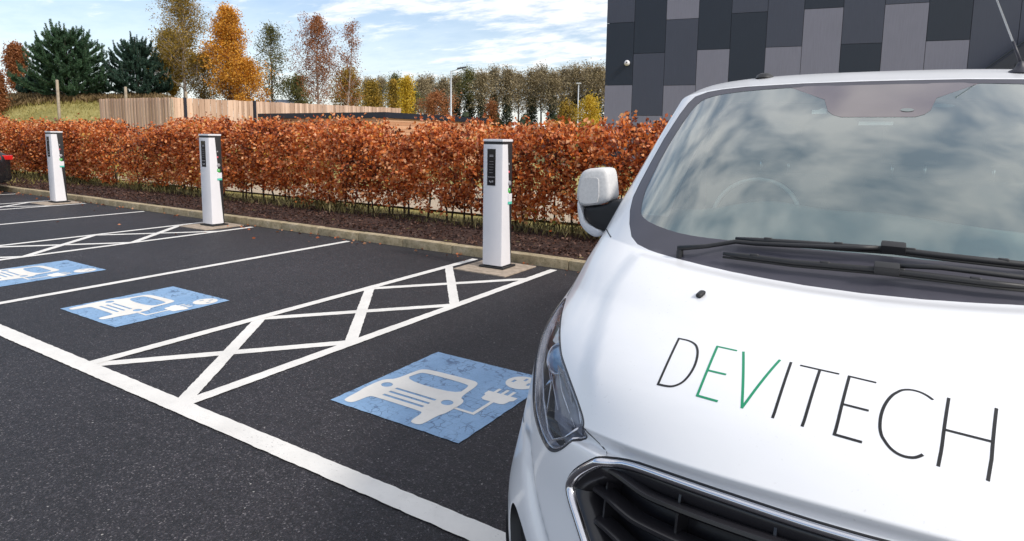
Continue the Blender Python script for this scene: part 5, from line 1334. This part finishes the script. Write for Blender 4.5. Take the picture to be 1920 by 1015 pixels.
for y in (AY, AY+2.933):
    for sg in (-1, 1):
        wheel(sg*.855, y)
        n = 40; vs = []; fs = []
        for i in range(n+1):
            a = math.radians(-20+220*i/n)
            for x_ in (.975, .60): vs.append((sg*x_, y+(AR+.0)*math.cos(a), AZ+(AR+.0)*math.sin(a)))
        fs = [(2*i, 2*i+1, 2*i+3, 2*i+2) for i in range(n)]; obj('wheel_housing', vs, fs, 'black', van, True)
        c = (sg*.60, y, AZ); obj('wheel_housing_back', [c]+[(sg*.60, y+AR*math.cos(2*math.pi*i/24), AZ+AR*math.sin(2*math.pi*i/24)) for i in range(24)], [(0, 1+i, 1+(i+1) % 24) for i in range(24)], 'black', van)
# ---- door mirrors
def mirror(sg):
    m_ = empty('door_mirror'); m_.parent = van
    # measured outline of the left-hand one in local x,z at its own depth, mirrored for the other
    Y = .62
    def L(px, py):
        p = at_y(px, py, 2.62); c, s = math.cos(-HYAW), math.sin(-HYAW); dx, dy = p[0]-HX, p[1]-2.; return (c*dx-s*dy, s*dx+c*dy, p[2])
    cap = [(1092, 387), (1086, 376), (1083.5, 372), (1085, 350), (1091, 326), (1101, 317), (1118, 315), (1134, 315), (1142, 320), (1145.5, 350), (1147.5, 374), (1136, 381), (1118, 385)]
    low = [(1083.5, 372), (1092, 387), (1094, 412), (1112, 427), (1131, 434), (1121, 447.5), (1104, 439), (1089, 422), (1084, 395)]
    arm = [(1092, 387), (1118, 387), (1136, 382.5), (1148, 374), (1168, 379), (1180, 379), (1152, 445), (1131, 434), (1112, 427), (1094, 412)]
    def solid(name, out, mat, d0, d1, bul, par=m_):
        pts = [L(*p) for p in chaikin(out, 2)]; xz = np.array([(p[0], p[2]) for p in pts]); cc = xz.mean(0); yy = np.mean([p[1] for p in pts])
        lay = [(1.0, d1), (1.0, d0), (.985, d0-bul*.45), (.93, d0-bul*.75), (.80, d0-bul*.93), (.5, d0-bul*1.0), (.0, d0-bul)]
        vs = []; n = len(xz)
        for k, dd in lay:
            for p in xz: q = cc+(p-cc)*k; vs.append((q[0]*(1 if sg < 0 else -1), yy+dd, q[1]))
        fs = [(a*n+i, a*n+(i+1) % n, (a+1)*n+(i+1) % n, (a+1)*n+i) for a in range(len(lay)-1) for i in range(n)]; fs.append(tuple(range(n)))
        o = obj(name, vs, fs, mat, par, True); return autosmooth(o, 60)
    solid('mirror_cap', cap, 'mirrorcap', .0, .09, .028); solid('lower_shell', low, 'van', .01, .09, .03)
    solid('mirror_arm', arm, 'black', .02, .10, .02)
    inset = [(1093, 340), (1096, 333), (1124, 333), (1127, 337), (1127, 378), (1115, 381), (1094, 381), (1090, 372)]
    pts = [L(*p) for p in chaikin(inset, 1)]; n = len(pts); k = 1 if sg < 0 else -1
    obj('indicator_cover', [(p[0]*k, p[1]-.0305, p[2]) for p in pts]+[(p[0]*k, p[1]-.015, p[2]) for p in pts], [tuple(range(n))]+[(i, (i+1) % n, n+(i+1) % n, n+i) for i in range(n)], 'mirrorcap', m_)
    g = [L(*p) for p in chaikin([(1090, 335), (1102, 322), (1134, 322), (1140, 345), (1140, 372), (1092, 372)], 2)]
    obj('mirror_glass', [(p[0]*k, p[1]+.0915, p[2]) for p in g], [tuple(range(len(g)))], 'chrome', m_)
for sg in (-1, 1): mirror(sg)
# ---- cab interior
cab = []
m = MB()
# dashboard as a bowed slab following the screen base
n = 41; xs_ = np.linspace(-.84, .84, n); vs = []
for x_ in xs_:
    u = abs(x_)/.84; yf = -.06+.36*u**2; zb_ = 1.215-.02*u; hump = .055*math.exp(-((x_+.36)/.20)**2)+.03*math.exp(-((x_-.05)/.25)**2)
    for (dy, z) in ((.02, zb_-.25), (.03, zb_-.01), (.14, zb_+.045), (.36, zb_+.105+hump*.5), (.60, zb_+.135+hump), (.74, zb_+.130+hump), (.80, zb_+.09+hump*.5), (.82, .95), (.70, .65)): vs.append((x_, yf*max(0, 1-dy)+dy, z))
k = 9; fs = [(i*k+j, i*k+j+1, (i+1)*k+j+1, (i+1)*k+j) for i in range(n-1) for j in range(k-1)]
obj('dashboard', vs, fs, 'dash', van, True)
# steering wheel (left in the photo), rim, hub, spokes
swc = np.array([-.46, 1.08, 1.285]); tl = math.radians(28)
u = np.array([1., 0, 0]); v_ = np.array([0, math.sin(tl)*.9, math.cos(tl)]); v_ /= np.linalg.norm(v_)
sw = empty('steering_wheel'); sw.parent = van
MB().tube([swc+.19*(u*math.cos(a)+v_*math.sin(a)) for a in np.linspace(0, 2*math.pi, 41)], .009, 8).build('rim', 'whitetrim', sw, True)
mm = MB(); mm.tube([swc-np.array([0, .02, 0]), swc+np.array([0, .05, 0])], [.07, .08], 16)
for a in (math.pi*.02, math.pi*.98, -math.pi/2): mm.tube([swc, swc+.18*(u*math.cos(a)+v_*math.sin(a))], [.03, .018], 8)
mm.build('hub', 'dgrey', sw, True)
def seat(x0, x1, y):
    s = empty('seat'); s.parent = van
    autosmooth(MB().box((x0, y-.48, .62), (x1, y+.08, .84), .06).build('cushion', 'seat', s)); autosmooth(MB().box((x0+.01, y+.02, .80), (x1-.01, y+.16, 1.46), .05).build('backrest', 'seat', s))
    n = 1 if x1-x0 < .7 else 2
    for i in range(n):
        c = x0+(x1-x0)*(i+.5)/n; autosmooth(MB().box((c-.12, y+.03, 1.53), (c+.12, y+.14, 1.73), .04).build('headrest', 'seat', s))
        MB().tube([(c-.07, y+.08, 1.44), (c-.07, y+.08, 1.56)], .007, 6).tube([(c+.07, y+.08, 1.44), (c+.07, y+.08, 1.56)], .007, 6).build('headrest_posts', 'chrome', s, True)
seat(-.74, -.20, 1.66); seat(-.05, .78, 1.66)
MB().box((-.90, 2.02, .35), (.90, 2.05, 1.86)).build('bulkhead', 'seat', van)
MB().box((-.90, -.35, .50), (.90, 2.02, .56)).build('cab_floor', 'black', van)
# headlining and inner pillars follow the skin from inside
lp = np.array([(9.03, -.90), (9.03, .90), (11.0, .92), (11.0, -.92)]); patch('headlining', lp, -.03, 'lining', None, .05)
for sg in (-1, 1):
    vv_ = np.linspace(7.30, 8.93, 24); so_ = np.interp(vv_, [7.3, 7.6, 8.05, 8.6, 8.93], [.50, .545, .58, .565, .50]); pw = np.array([w_(a_, b__) for a_, b__ in zip(vv_, so_)])
    A_ = on(vv_, sg*pw, -.012); B_ = A_+np.array([-sg*.085, .15, -.015]); D_ = A_+np.array([sg*.05, .20, -.03]); E_ = A_+np.array([sg*.03, .0, -.01])
    k = len(vv_); V_ = list(E_)+list(A_)+list(B_)+list(D_)
    obj('pillar_trim', V_, [(r*k+i, r*k+i+1, (r+1)*k+i+1, (r+1)*k+i) for r in range(3) for i in range(k-1)], 'whitetrim', van, True)
    MB().box((sg*.87-.01, .62, .56), (sg*.87+.01, 2.0, 1.17), .004).build('door_trim', 'whitetrim', van)
mb = MB(); mb.box((-.035, .86, 1.74), (.035, .90, 1.80), .01); mb.build('sensor_block', 'black', van)
# cowl between bonnet and screen, small lip that closes the join
